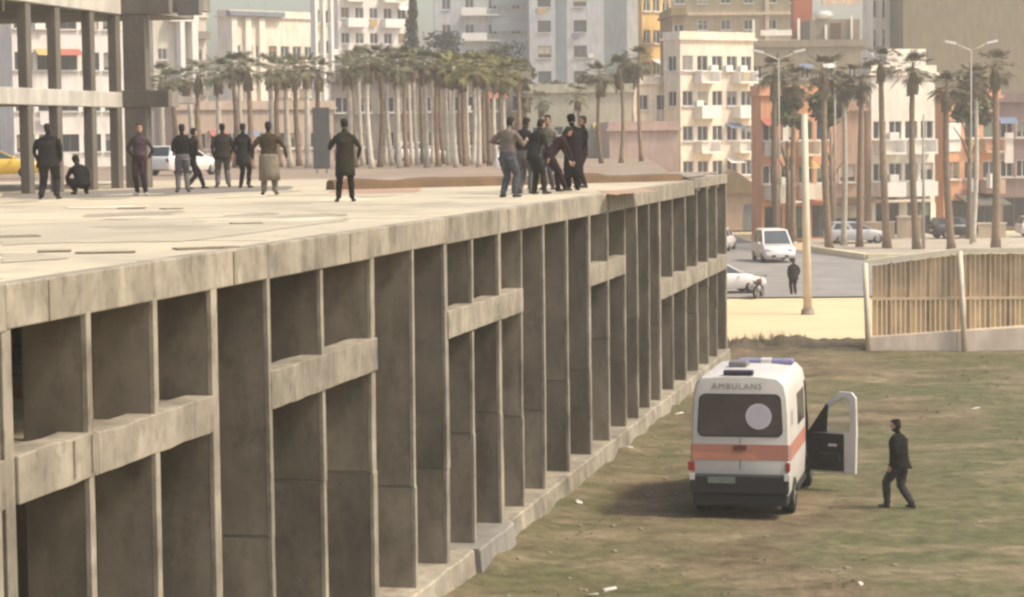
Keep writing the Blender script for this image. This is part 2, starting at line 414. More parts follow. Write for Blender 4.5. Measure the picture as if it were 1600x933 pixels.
patch([(0,309),(60,311),(240,307),(330,303),(450,297),(455,291),(330,291),(200,297),(100,299),(0,302)], PATCH, 'shade_patch', 1)  # shadow band around the left people, painted as a dark sheet
patch([(520,296),(600,296),(660,294),(655,301),(560,302),(515,301)], PATCH_R, 'reddish_patch', 2)  # shading beside the lone figure, put into a reddish tone
patch([(0,352),(120,347),(300,340),(520,333),(540,345),(380,366),(280,378),(100,380),(0,384)], PATCH_B, 'dusty_patch', 3)
patch([(0,397),(60,396),(110,404),(0,412)], PATCH_B, 'dusty_patch', 4)
patch([(930,298),(1010,296),(1030,299),(960,305)], PATCH_R, 'reddish_patch', 5)
for px, py, L_, W_, rz, lab in ((322,389,.8,.22,R(-62),'dark board lying near the edge of the deck'),
                              (205,326,.55,.45,R(-80),'short dark plank lying on deck below the man by the pillar'),
                              (385,350,.5,.3,R(-75),'small plank lying alone in the middle of the pale deck'),
                              (15,371,.8,.5,R(-70),'wide dark board at the left edge of the deck'),
                              (85,394,.4,.2,R(-80),'short weathered board at left, near the pale deck edge'),
                              (165,396,.7,.16,R(-84),'thin board on the deck nearest the fascia'),
                              (268,327,.4,.3,R(-60),'square-ended plank lying further back on deck')):
    p = on(px, py, DECK)
    o = MB().box(-W_/2, W_/2, -L_/2, L_/2, 0, .018).build('board', WOOD, None, loc=(p.x,p.y,DECK+.006), rz=rz)
    bevel(o, .005); tag(o, lab, 'board', 'boards left lying on the deck')

# ------------------------------------------------------------------ skeleton of a further block standing on the deck
SKL = pod(66.05, -16.3, DECK)
skel = empty('skeleton_block', SKL, -math.atan(FTAN), 'unfinished two-storey concrete frame with bare columns and slabs at the back of the deck', 'building')
L1, L2 = 8.58-DECK, 11.3-DECK
def slabbox(name, x0,x1,y0,y1,z0,z1,m): bevel(MB().box(x0,x1,y0,y1,z0,z1).build(name, m, skel), .02)
slabbox('floor_slab', -9, -.26, -16, 7, L1+.2, L1+.43, CONC_D)
slabbox('edge_beam', -.25, 0, -16, -.02, L1, L1+.45, CONC_LIT)
slabbox('edge_beam', -.25, 1.42, 0, .3, L1, L1+.5, CONC_SHADE)
slabbox('edge_beam', 1.17, 1.42, .31, .9, L1, L1+.45, CONC_D)
slabbox('floor_slab', -.24, 1.16, .32, .9, L1+.2, L1+.42, CONC_D)
slabbox('roof_slab', -9, -.26, -16, 7, L2+.2, L2+.5, CONC_D)
slabbox('edge_beam', -.25, .02, -16, -.02, L2, L2+.55, CONC_LIT)
slabbox('edge_beam', -.25, 1.5, 0, .3, L2, L2+.6, CONC_SHADE)
slabbox('edge_beam', 1.51, 2.2, .6, .9, L2-.02, L2+.45, CONC_D)
slabbox('roof_slab', -.24, 2.2, .92, 1.6, L2+.1, L2+.5, CONC_D)
for y in (-13.4,-11.1,-8.8,-6.55,-4.6,-2.15,-.2):
    for z0, z1 in ((.0, L1+.19), (L1+.44, L2+.19)):
        slabbox('column', -.29, -.02, y-.17, y+.17, z0, z1, CONC_SHADE)
        if y in (-8.8,-4.6,-.2): slabbox('column', -5.1, -4.8, y-.2, y+.2, z0, z1, CONC_SHADE)
for z0, z1 in ((0, L1-.002), (L1+.502, L2-.002)):
    slabbox('column', .02, .72, .02, .42, z0, z1, CONC_SHADE)
MB().tube([(-1.2,-5.5,L2+.2),(-1.2,-5.5,L2-.15)], .03, 6).build('hanging_conduit', WHITE, skel)

# ------------------------------------------------------------------ town behind: buildings
WIN = {}
FRAME = mat('window_frame', (.62,.60,.57), .6, .1, 3)
FRAME_D = mat('window_frame_dark', (.12,.11,.10), .6, .2, 3)
def window_meshes(w, h, dark):
    k = (round(w,2), round(h,2), dark)
    if k not in WIN:
        f = MB(); t = .07
        f.box(-w/2, w/2, -.02, .05, 0, t); f.box(-w/2, w/2, -.02, .05, h-t, h)
        f.box(-w/2, -w/2+t, -.02, .05, t, h-t); f.box(w/2-t, w/2, -.02, .05, t, h-t)
        if w > .9: f.box(-.035, .035, -.015, .045, t, h-t)
        fm = f.mesh('window'); fm.materials.append(FRAME_D if dark else FRAME)
        p = MB().quad((-w/2+t*.5, .02, t*.5), (w/2-t*.5, .02, t*.5), (w/2-t*.5, .02, h-t*.5), (-w/2+t*.5, .02, h-t*.5)).mesh('pane'); p.materials.append(GLASS)
        s = MB().box(-w/2-.08, w/2+.08, -.3, .06, -.1, -.003).mesh('sill'); s.materials.append(FRAME)
        WIN[k] = (fm, p, s)
    return WIN[k]
def put_window(par, O, ax, nin, w, h, dark=False, sill=True):
    fm, p, s = window_meshes(w, h, dark)
    rz = math.atan2(ax.y, ax.x)
    a = link('window', fm, parent=par, loc=O, rz=rz); link('pane', p, parent=a)
    if sill: link('sill', s, parent=a)
def wall_face(mb, O, ax, W, H, holes, nin, depth=.18):
    xs = sorted({0, W, *[h[0] for h in holes], *[h[1] for h in holes]}); zs = sorted({0, H, *[h[2] for h in holes], *[h[3] for h in holes]})
    P = lambda x, z, d=0: O + ax*x + Vector((0,0,z)) + nin*d
    for i in range(len(xs)-1):
        for j in range(len(zs)-1):
            cx, cz = (xs[i]+xs[i+1])/2, (zs[j]+zs[j+1])/2
            if any(h[0] < cx < h[1] and h[2] < cz < h[3] for h in holes): continue
            mb.quad(P(xs[i],zs[j]), P(xs[i+1],zs[j]), P(xs[i+1],zs[j+1]), P(xs[i],zs[j+1]))
    for x0,x1,z0,z1 in holes:
        mb.quad(P(x0,z0),P(x1,z0),P(x1,z0,depth),P(x0,z0,depth)); mb.quad(P(x0,z1),P(x1,z1),P(x1,z1,depth),P(x0,z1,depth))
        mb.quad(P(x0,z0),P(x0,z1),P(x0,z1,depth),P(x0,z0,depth)); mb.quad(P(x1,z0),P(x1,z1),P(x1,z1,depth),P(x1,z0,depth))
def face_windows(par, mb, O, ax, W, H, nin, n, ww, wh, fh, ground=None, first=0, zoff=1.0, dark=False, lo=None, wx=None):
    holes = []; wins = []
    nf = int(H // fh)
    cols = wx if wx else [(i+.5)/n for i in range(n)]
    for k in range(nf):
        z = k*fh
        if z + zoff + wh > H - .3: continue
        if lo is not None and z + zoff + wh < lo: continue     # below everything the place lets one see
        if k == 0 and ground:
            for i in range(ground):
                w = W/ground*.74; c = W*(i+.5)/ground
                holes.append((c-w/2, c+w/2, .15, 2.5)); wins.append((c, .15, w, 2.35, True, False))
            continue
        if k < first: continue
        for u in cols:
            c = W*u; w = min(ww, W/max(1,len(cols))*.8)
            holes.append((c-w/2, c+w/2, z+zoff, z+zoff+wh)); wins.append((c, z+zoff, w, wh, dark, True))
    wall_face(mb, O, ax, W, H, holes, nin)
    for c, z, w, h, dk, sl in wins:
        put_window(par, O + ax*c + Vector((0,0,z)) + nin*.10, ax, nin, round(w,2), round(h,2), dk, sl)
    return wins
def bld(name, label, px0, px1, ytop, Y, phi=4, wallm=None, corner=None, depth=10, base=0.0, fh=3.0, n=3, ww=1.2, wh=1.35, ground=None, side=0,
        balc=(), balm=None, lo=None, tank=False, cat='building', wx=None, first=0, roofm=None, dark=False, zoff=1.0, bw=None):
    ph = R(phi); cx = corner if corner is not None else px0
    if corner is None and phi > 20: corner = cx = px0 + .12*(px1-px0)
    k = lambda p: (p-800)/FPX
    Xc = k(cx)*Y
    Wr = (k(px1)*Y - Xc)/(math.cos(ph) - k(px1)*math.sin(ph))
    if corner is not None and corner > px0: Wl = (Xc - k(px0)*Y)/(math.sin(ph) + k(px0)*math.cos(ph))
    else: Wl = depth
    H = at(cx, ytop, Y).z - base
    e = empty(name, (Xc, Y, base), ph, label, cat)
    ax, ay = Vector((1,0,0)), Vector((0,1,0))
    mb = MB()
    wins = face_windows(e, mb, Vector((0,0,0)), ax, Wr, H, ay, n, ww, wh, fh, ground, first, zoff, dark, lo, wx)
    if side: face_windows(e, mb, Vector((0,Wl,0)), -ay, Wl, H, ax, side, ww, wh, fh, None, 1, zoff, dark, lo)
    else: mb.quad((0,0,0),(0,Wl,0),(0,Wl,H),(0,0,H))
    mb.quad((Wr,0,0),(Wr,Wl,0),(Wr,Wl,H),(Wr,0,H)); mb.quad((0,Wl,0),(Wr,Wl,0),(Wr,Wl,H),(0,Wl,H))
    mb.build('wall', wallm, e)
    clutter(e, wins, int(px0*3+Y))
    r = MB(); r.box(-.25, Wr+.25, -.25, Wl+.25, H, H+.22); r.box(-.1, Wr+.1, -.1, .1, H+.22, H+.75); r.box(-.1, .1, .1, Wl, H+.22, H+.75); r.box(Wr-.1, Wr+.1, .1, Wl, H+.22, H+.75)
    ro = r.build('roof', roofm or wallm, e)
    nf = int(H//fh)
    for b0, b1 in balc:      # balcony columns as fractions of the front
        x0, x1 = Wr*b0, Wr*b1
        for kf in range(1, nf):
            z = kf*fh
            if lo is not None and z < lo-1.2: continue
            b = MB().box(x0, x1, -1.2, -.005, z-.12, z+.05).build('balcony', balm or WHITE, e)
            rl = MB()
            rl.box(x0, x1, -1.2, -1.1, z+.055, z+.95) if kf % 2 else None
            if kf % 2 == 0:
                rl.box(x0, x1, -1.2, -1.14, z+.9, z+.97)
                m = int((x1-x0)/.18)
                for q in range(m+1): rl.box(x0+(x1-x0-.03)*q/m, x0+(x1-x0-.03)*q/m+.03, -1.19, -1.15, z+.055, z+.9)
            rl.box(x0, x0+.08, -1.09, -.005, z+.055, z+.95); rl.box(x1-.08, x1, -1.09, -.005, z+.055, z+.95)
            rl.build('railing', balm or WHITE, b)
    rr = random.Random(int(px1)); 
    for q in range(2):
        xa = Wr*rr.uniform(.1,.9); hh_ = rr.uniform(1.2,2.4); MB().tube([(xa,1.0,H+.2),(xa,1.0,H+hh_)], .025, 5).tube([(xa-.5,1,H+hh_-.2),(xa+.5,1,H+hh_-.2)], .015, 4).build('aerial', STEEL, ro)
    if tank:
        t = MB(); t.tube([(Wr*.3, 3, H+1.4), (Wr*.3+1.6, 3, H+1.4)], .38, 12); t.box(Wr*.3+.1, Wr*.3+.2, 2.7, 3.3, H+.22, H+1.1); t.box(Wr*.3+1.4, Wr*.3+1.5, 2.7, 3.3, H+.22, H+1.1)
        t.build('water_tank', WHITE, ro)
        MB().add([(Wr*.3,1.2,H+.4),(Wr*.3+1.7,1.2,H+.4),(Wr*.3+1.7,2.6,H+1.3),(Wr*.3,2.6,H+1.3)], [(0,1,2,3)]).build('solar_panel', GLASS, ro)
    return e, Wr, Wl, H
CURT = [mat('curtain_cream', (.42,.37,.30), .7, .15, 3), mat('curtain_grey', (.22,.21,.20), .6, .15, 3), mat('shutter_brown', (.20,.14,.09), .8, .15, 3), mat('shutter_green', (.14,.17,.13), .8, .15, 3)]
CLOTHS = [mat('laundry_white', (.66,.63,.60), .9, .1, 3), mat('laundry_blue', (.16,.20,.30), .9, .1, 3), mat('laundry_red', (.36,.12,.09), .9, .1, 3), mat('laundry_ochre', (.45,.32,.14), .9, .1, 3)]
def clutter(e, wins, seed):
    r = random.Random(seed)
    for c, z, w, h, dk_, sl in wins:
        q = r.random()
        if q < .30:
            f = r.uniform(.3,1.0); MB().box(c-w/2+.05, c+w/2-.05, .085, .105, z+h*(1-f)+.02, z+h-.04).build('blind', r.choice(CURT), e)
        elif q < .42: bevel(MB().box(c+w/2+.12, c+w/2+.9, -.4, -.02, z-.1, z+.5).build('air_conditioner', WHITE, e), .03)
        elif q < .52:
            MB().add([(c-w/2-.2,-.02,z+h+.25),(c+w/2+.2,-.02,z+h+.25),(c+w/2+.2,-.9,z+h-.25),(c-w/2-.2,-.9,z+h-.25)], [(0,1,2,3)]).build('awning', r.choice(CLOTHS), e)
        elif q < .60 and sl: MB().box(c-w/2, c-w/2+w*r.uniform(.4,.9), -.36, -.33, z-1.0, z-.12).build('laundry', r.choice(CLOTHS), e)
def wm(name, c, var=.12, streak=.15): return mat('wall_'+name, c, .9, var, .35, streak=streak, bump=.1, bscale=6)
def addp(e, name, m, *boxes):
    mb = MB()
    for b in boxes: mb.box(*b)
    return mb.build(name, m, e)

W_WHITE = wm('white', (.79,.73,.64)); W_CREAM = wm('cream', (.76,.67,.56)); W_SALMON = wm('salmon', (.66,.345,.205)); W_PINK = wm('dusty_pink', (.50,.35,.27))
W_YELL = wm('yellow', (.70,.46,.19)); W_OCH = wm('ochre', (.30,.22,.13)); W_TAN = wm('tan', (.36,.29,.19)); W_OLIVE = wm('olive_grey', (.20,.17,.12)); W_OLIVE2 = wm('olive_grey_pale', (.235,.205,.155))
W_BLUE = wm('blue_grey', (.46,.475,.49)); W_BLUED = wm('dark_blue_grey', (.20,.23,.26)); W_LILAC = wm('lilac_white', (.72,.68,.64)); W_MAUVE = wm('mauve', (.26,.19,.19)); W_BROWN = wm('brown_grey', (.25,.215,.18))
W_SAND = wm('sand', (.52,.42,.31))
RED = mat('red_paint', (.38,.10,.045), .8, .15, 1)

# right-hand street row
e, Wr, Wl, H = bld('salmon_house', 'salmon apartment house with shops beside the street, behind the pale pole', 1176, 1302, 150, 165, 20.5, W_SALMON, n=4, ground=3, fh=3.1, balc=((.04,.26),(.52,.74)), balm=W_CREAM)
addp(e, 'awning', W_CREAM, (.5, Wr*.45, -1.3, -.01, 2.75, 2.9)); addp(e, 'awning', mat('awning_red', (.33,.12,.08), .9, .2, 2), (Wr*.5, Wr*.95, -1.5, -.01, 2.7, 2.85))
addp(e, 'white_panel', WHITE, (Wr*.30, Wr*.38, -.05, -.004, 6.3, 8.8)); addp(e, 'white_panel', WHITE, (Wr*.38, Wr*.47, -.06, -.004, 3.4, 5.2))
e, Wr, Wl, H = bld('pink_house', 'plain dusty pink house squeezed between salmon and white buildings', 1300, 1352, 174, 169, 3, W_PINK, n=1, ground=1, fh=3.1)
addp(e, 'awning', W_OLIVE, (.1, Wr-.1, -1.4, -.01, 2.9, 3.05))
e, Wr, Wl, H = bld('white_house', 'white apartment house with white balconies behind the palms', 1350, 1462, 118, 170, 20.5, W_WHITE, n=4, ground=2, fh=3.1, balc=((.05,.42),(.55,.92)), tank=True)
addp(e, 'roof_room', W_WHITE, (Wr*.35, Wr*.97, 1.0, 5, H+.22, H+2.0))
addp(e, 'shop_front', W_SAND, (0, Wr*.92, -.12, -.005, 2.55, 3.0)); addp(e, 'canopy', W_CREAM, (0, Wr*.8, -1.5, -.13, 2.6, 2.75))
e, Wr, Wl, H = bld('salmon_shop_house', 'salmon house with a white box and sloping dark shop canopy beside mauve house', 1464, 1562, 154, 175, 20.5, W_SALMON, n=3, ground=2, fh=3.1, balc=((.62,.97),), balm=W_PINK)
addp(e, 'air_conditioner', WHITE, (Wr*.62, Wr*.78, -1.75, -1.21, 3.4, 4.5)); c = MB(); c.add([(Wr*.2,-.02,3.0),(Wr*.95,-.02,3.0),(Wr*.95,-2.2,2.2),(Wr*.2,-2.2,2.2),(Wr*.2,-.02,2.9),(Wr*.95,-.02,2.9),(Wr*.95,-2.2,2.1),(Wr*.2,-2.2,2.1)],[(0,1,2,3),(4,5,6,7),(3,2,6,7),(0,3,7,4),(1,2,6,5)]); c.build('canopy', FRAME_D, e)
addp(e, 'white_panel', WHITE, (Wr*.02, Wr*.3, -.08, -.004, 6.2, 8.4))
e, Wr, Wl, H = bld('mauve_house', 'dark mauve house with one white window strip beside the salmon shop house', 1562, 1660, 160, 182, 3, W_MAUVE, n=4, ground=2, fh=3.1)
addp(e, 'white_panel', WHITE, (.45, 1.15, -.06, -.004, 5.2, 7.6))
# behind them
e, Wr, Wl, H = bld('grey_terrace_block', 'olive grey block with white pergola frames on its roof terrace', 1168, 1352, 74, 252, 4, W_OLIVE2, n=5, fh=3.2, lo=11, ww=1.0, tank=False)
for a, b2 in ((.06,.46),):
    addp(e, 'pergola_frame', WHITE, (Wr*a, Wr*a+.25, .1, .4, H, H+3.0), (Wr*b2-.25, Wr*b2, .1, .4, H-.1, H+3.1), (Wr*a+.3, Wr*b2-.3, .1, .4, H+.5, H+.8), (Wr*a+.9, Wr*b2-.9, .1, .4, H+1.25, H+1.85))
addp(e, 'stair_room', W_OLIVE2, (Wr*.56, Wr*.98, 1.0, 6, H+.22, H+3.0)); 
addp(e, 'stair_door', mat('door_brown', (.09,.045,.03), .8, .2, 3), (Wr*.73, Wr*.82, .93, .995, H+.6, H+2.6)); addp(e, 'post', WHITE, (Wr*.68,Wr*.70,.7,.9,H,H+2.4), (Wr*.9,Wr*.915,.7,.9,H+.4,H+3.4))
addp(e, 'red_pier', RED, (Wr*.5, Wr*.66, 6.2, 8, H-1, H+8)); MB().ball((Wr*.68, 1.6, H+3.55), (1.15,1.0,.62), 14, 8).build('satellite_dome', WHITE, e, True)
addp(e, 'roof_edge', wm('roof_pink',(.62,.45,.38)), (Wr*.66, Wr*.99, .6, 1.1, H+4.6, H+5.1))
e, Wr, Wl, H = bld('striped_tower', 'white tower with tall vertical ribs rising behind the white house', 1350, 1413, -60, 262, 34, W_LILAC, n=3, fh=3.3, lo=14, ww=.9, wh=2.0)
for q in range(5): addp(e, 'rib', WHITE, (Wr*(.0+q*.235), Wr*(.0+q*.235)+.42, -.5, -.004, 13, H))
bld('olive_slab_block', 'huge plain olive grey block filling the top corner beyond the palms', 1413, 1680, -60, 258, 4, W_OLIVE, n=7, fh=3.2, lo=60, ww=1.1)
e, Wr, Wl, H = bld('tan_banded_block', 'tall tan block with pale floor bands above the cream corner building', 1048, 1262, -60, 300, 3, W_TAN, n=6, fh=3.4, lo=19, ww=1.3, wh=1.3, first=1)
for q in range(7, 9): addp(e, 'floor_band', W_SAND, (-.2, Wr+.2, -.6, -.005, q*3.4-.55, q*3.4-.15))
addp(e, 'pier', W_SAND, (Wr*.70, Wr*.73, -.4, -.004, 18, H)); addp(e, 'red_pier', RED, (Wr*.965, Wr*1.03, -.5, -.006, 20, H))
bld('white_corner_building', 'bright cream corner apartment building with balconies behind far end of podium', 1040, 1180, 62, 204, 34, W_CREAM, corner=1066, n=5, fh=3.1, lo=5, balc=((.18,.44),(.70,.95)), side=1, base=0)
bld('yellow_building', 'tall yellow building with orange edge beside the blue grey tower', 1001, 1052, -50, 232, 40, W_YELL, n=3, fh=3.2, lo=8, ww=1.0)
bld('ochre_building', 'narrow ochre brown building between yellow and cream corner buildings', 1054, 1074, 24, 222, 3, W_OCH, n=1, fh=3.2, lo=8)
bld('pink_shop', 'low pink shop with a dark opening behind the divider wall', 955, 1062, 205, 186, 3, wm('shop_pink',(.55,.40,.33)), n=4, fh=3.0, lo=6, ww=1.4)
bld('cream_house', 'small cream house with tall windows behind the thin palms', 985, 1052, 132, 205, 34, W_CREAM, n=2, fh=3.0, lo=6)
bld('olive_wall_house', 'low pale olive building with shrubs along its roof beyond the crowd', 826, 990, 146, 196, 3, wm('pale_olive',(.42,.40,.31)), n=5, fh=3.4, lo=6, ww=.9, wh=.8)
# tower
e, Wr, Wl, H = bld('blue_grey_tower', 'blue grey apartment tower with small square windows rising above the crowd', 832, 948, -60, 330, 3, W_BLUE, n=2, fh=3.6, lo=9, ww=1.9, wh=1.7, wx=(.2,.68), dark=True, base=0, zoff=1.1)
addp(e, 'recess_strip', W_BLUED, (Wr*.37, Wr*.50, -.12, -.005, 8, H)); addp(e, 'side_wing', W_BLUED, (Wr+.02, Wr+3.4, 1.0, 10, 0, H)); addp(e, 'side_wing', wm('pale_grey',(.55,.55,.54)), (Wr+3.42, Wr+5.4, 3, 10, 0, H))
lw = MB(); wins = face_windows(e, lw, Vector((-13.4,2.6,0)), Vector((1,0,0)), 13.3, H, Vector((0,1,0)), 4, 1.3, 1.5, 3.6, lo=9)
lw.quad((-13.4,2.6,0),(-13.4,10,0),(-13.4,10,H),(-13.4,2.6,H)); lw.build('wing_wall', W_BLUE, e)
for kf in (4,5,6,7):
    z = kf*3.6+.2
    b = addp(e, 'balcony', W_LILAC, (-9.6, -4.2, .9, 2.59, z-.15, z)); addp(b, 'railing', WHITE, (-9.6, -6.0, .9, 1.0, z+.004, z+1.0))
    addp(b, 'screen', W_BLUED, (-5.3, -.2, 1.1, 1.2, z+.01+(1.2 if kf > 4 else 0), z+3.2))
# left side
bld('pale_tower_block', 'pale apartment block with deep balconies behind the dense palm row', 520, 645, -50, 285, 33, W_LILAC, n=5, fh=3.1, lo=10, balc=((.08,.36),(.6,.88)))
e, Wr, Wl, H = bld('white_ribbed_block', 'white narrow block with full-height ribs beside the cream building', 492, 524, -50, 236, 44, W_WHITE, n=2, fh=3.1, lo=9, ww=.6)
for q in range(3): addp(e, 'rib', WHITE, (Wr*q*.44, Wr*q*.44+.32, -.4, -.004, 6, H))
e, Wr, Wl, H = bld('cream_apartments', 'cream apartment building with bright pilasters and sloping dark roof edge', 348, 498, 26, 244, 44, W_CREAM, n=7, fh=3.1, lo=9, balc=((.55,.72),(.8,.96)), balm=W_CREAM)
for q in (.0,.16,.32): addp(e, 'pilaster', W_WHITE, (Wr*q, Wr*q+.7, -.45, -.004, 6, H))
addp(e, 'roof_edge', W_BLUED, (-.4, Wr*.6, -.8, .0, H+.1, H+.6))
e, Wr, Wl, H = bld('framed_apartments', 'pale apartment building with white balcony frame next to the concrete skeleton', 236, 330, 26, 275, 33, wm('pale_cream',(.60,.55,.46)), n=3, fh=3.3, lo=9)
addp(e, 'white_frame', WHITE, (Wr*.42, Wr*.50, -1.4, -.1, 6, 22.0), (Wr*.64, Wr*.75, -1.4, -.1, 6, 22.0), (Wr*.25, Wr*.77, -1.42, -.08, 22.02, 23.0))
for z in (9.8,13.2,16.6,20.0): addp(e, 'balcony', W_BROWN, (Wr*.76, Wr*1.0, -1.3, -.005, z, z+.9))
bld('lilac_apartments', 'pale lilac apartment building seen between the bare columns', 4, 200, -40, 168, 30, W_LILAC, n=5, fh=3.0, lo=7, ww=1.5, wh=1.3, side=0, depth=12, dark=True)
bld('end_apartments', 'cream end building at the left edge seen past the bare columns', -120, 12, -40, 180, 30, W_CREAM, n=4, fh=3.0, lo=7)
bld('brown_terrace', 'low brown grey terrace behind the palms and the standing men', 246, 525, 172, 192, 30, wm('terrace_brown',(.42,.33,.27)), n=10, fh=3.0, lo=6, ww=1.1)
bld('dark_terrace', 'long dark grey brown building half hidden by the dense palm row', 522, 832, 128, 200, 3, W_BROWN, n=9, fh=3.0, lo=6, ww=1.3, ground=None)
# small dark roofed shed by the end of the podium
p = on(1150, 352, 0)
sh = empty('roadside_shed', at(1158, 330, 185) * 1.0, 0, 'small pale shed with dark pitched roof where the street disappears', 'shed'); sh.location.z = 0
MB().box(-2.2,1.6,0,4,0,3.1).build('wall', W_SAND, sh)
MB().add([(-2.7,-.4,3.0),(2.1,-.4,3.0),(2.1,4.4,3.0),(-2.7,4.4,3.0),(-.6,-.4,4.9),(-.6,4.4,4.9)], [(0,1,4),(3,5,2),(0,4,5,3),(1,2,5,4),(0,3,2,1)]).build('roof', W_OCH, sh)
MB().box(.2,1.1,-.04,-.004,.0,2.1).build('door', W_BLUED, sh)

# ------------------------------------------------------------------ trees
BARK = mat('palm_bark', (.24,.17,.115), .95, .35, 3, bump=.6, bscale=14, rnd=.25)
BARK_P = mat('palm_bark_pale', (.52,.47,.39), .95, .3, 3, bump=.6, bscale=14, rnd=.2)
FROND = mat('palm_frond', (.16,.16,.095), .7, .4, 1.5, rnd=.25)
FROND2 = mat('palm_frond_yellow', (.20,.19,.075), .7, .4, 1.5, rnd=.25)
DEAD = mat('palm_skirt', (.20,.15,.095), .9, .4, 2, rnd=.2)
LEAF = mat('tree_leaf', (.05,.06,.035), .8, .4, 1.0, rnd=.2)
def frond(mb, az, el, L, rng):
    d0 = Vector((math.cos(az)*math.cos(el), math.sin(az)*math.cos(el), math.sin(el)))
    side = Vector((-math.sin(az), math.cos(az), 0))
    p = Vector((0,0,0)); pts = [p.copy()]
    d = d0.copy()
    for k in range(3):
        p = p + d*(L*.5/3); pts.append(p.copy()); d = (d + Vector((0,0,-.10))).normalized()
    mb.tube(pts, [.022,.016,.012,.008], 4)
    upv = side.cross(d).normalized()
    for k in range(9):          # fan of blades
        a = (k-4)/4*1.25
        bd = (d*math.cos(a) + side*math.sin(a)).normalized()
        l = L*.55*(1-.25*abs(a)/1.25)*rng.uniform(.85,1.1); w = .05
        m_ = p + bd*l*.6 + Vector((0,0,-.03)); t = p + bd*l + Vector((0,0,-.22*l*rng.uniform(.6,1.4)))
        q = bd.cross(upv).normalized()*w
        mb.add([p, m_+q, t, m_-q], [(0,1,2,3)])
CROWNS = []
for k in range(5):
    rng = random.Random(40+k); mb = MB()
    for i in range(24):
        u = i/24
        frond(mb, rng.uniform(0,6.283), R(80-125*u)+rng.uniform(-.15,.15), rng.uniform(1.35,1.85)*(1 if u > .2 else .8), rng)
    sk = MB()
    for i in range(44):
        az = rng.uniform(0,6.283); r0 = .14; l = rng.uniform(.5,1.5)
        a = Vector((math.cos(az)*r0, math.sin(az)*r0, -.05-rng.uniform(0,.3))); b_ = Vector((math.cos(az)*(r0+.22), math.sin(az)*(r0+.22), a.z-l)); q = Vector((-math.sin(az), math.cos(az), 0))*.10
        sk.add([a-q*.4, a+q*.4, b_+q, b_-q], [(0,1,2,3)])
    CROWNS.append((mb.mesh('crown'), sk.mesh('skirt')))
FROND3 = mat('palm_frond_brown', (.115,.10,.055), .8, .4, 1.5, rnd=.3)
def palm(px, ybase, ycrown, Y, label, group, rbase=.17, pale=False, lean=0.0, yellow=False, base=None, sc=1.0):
    b = at(px, ybase, Y); zb = b.z if base is None else base
    top = at(px+lean, ycrown, Y); h = top.z - zb
    e = empty('palm_tree', (b.x, Y, zb), 0, label, 'palm tree', group)
    rng = random.Random(int(px*7)); pts = []; rad = []
    bend = rng.uniform(-.22,.22)
    for k in range(15):
        t = k/14
        pts.append(((top.x-b.x)*t + bend*math.sin(math.pi*t), rng.uniform(-.02,.02), h*t))
        rad.append(rbase*(1.35 if k == 0 else 1.0)*(1-.38*t)*(1+.07*(k%2)))
    MB().tube(pts, rad, 9).build('trunk', BARK_P if pale else BARK, e, True)
    cm, sm = CROWNS[int(px) % 5]
    o = bpy.data.objects.new('crown', cm); COL.objects.link(o); o.parent = e
    if not cm.materials: cm.materials.append(FROND)
    o.location = pts[-1]; o.rotation_euler = (rng.uniform(-.1,.1), rng.uniform(-.1,.1), rng.uniform(0,6)); o.scale = (sc,)*3
    o.material_slots[0].link = 'OBJECT'; o.material_slots[0].material = FROND2 if yellow else FROND3 if zb < 3 else FROND
    o = bpy.data.objects.new('dead_frond_skirt', sm); COL.objects.link(o); o.parent = e
    if not sm.materials: sm.materials.append(DEAD)
    o.location = pts[-1]; o.scale = (sc,)*3
    return e
# dense row behind the deck
G1 = 'palms of the dense row behind the deck'
ROWX = [(546,98,152),(571,94,158),(598,99,156),(615,92,160),(640,97,154),(656,101,160),(672,95,156),(690,103,158),(703,98,162),(717,106,156),(730,102,160),(754,108,158),(768,104,162),(783,110,156)]
for i, (px, yc, Y) in enumerate(ROWX):
    palm(px, 0, yc, Y, ORD[i].capitalize() + ' palm from the left in the second rank of the dense row', 'second rank palms of the dense row', rbase=.14, pale=(i % 2 == 0), lean=random.uniform(-4,4), base=UPZ, sc=random.uniform(.65,.85))
row = [(540,104),(552,100),(563,92),(577,98),(589,90),(609,96),(620,102),(632,92),(649,94),(663,99),(681,102),(697,108),(709,104),(724,110),(736,100),(745,104),(762,102),(774,112),(790,116),(806,110)]
for i, (px, yc) in enumerate(row):
    Y = 137 + (i % 3)*6 + random.uniform(-1,1)
    palm(px, 0, yc, Y, ORD[i].capitalize() + ' palm from the left in the dense row behind the low brown wall', G1, rbase=.16, pale=(i % 3 != 1), lean=random.uniform(-3,3), yellow=px > 690, base=UPZ, sc=.8)
G2 = 'palms behind the men standing on the deck'
for i, (px, yc, Y) in enumerate([(250,118,150),(268,128,146),(292,122,155),(312,116,148),(339,112,144),(363,104,150),(376,100,158),(387,108,142),(418,106,146),(432,110,152),(449,104,148),(463,110,156),(477,106,145),(497,112,152)]):
    palm(px, 0, yc, Y, ORD[i].capitalize() + ' palm from the concrete skeleton, behind the standing men', G2, rbase=.20, pale=(i % 2 == 0), lean=random.uniform(-3,3), base=UPZ, sc=.85)
G3 = 'thin palms behind the far end of the deck'
for i, (px, yc, Y) in enumerate([(822,150,150),(848,158,160),(905,148,156),(937,118,150),(968,108,152),(1000,92,160)]):
    palm(px, 0, yc, Y, ORD[i].capitalize() + ' palm from the left among thin palms behind the crowd and divider wall', G3, rbase=.14, lean=random.uniform(-3,3), base=UPZ, sc=.9 if px > 930 else .7)
G4 = 'palms along the far pavement'
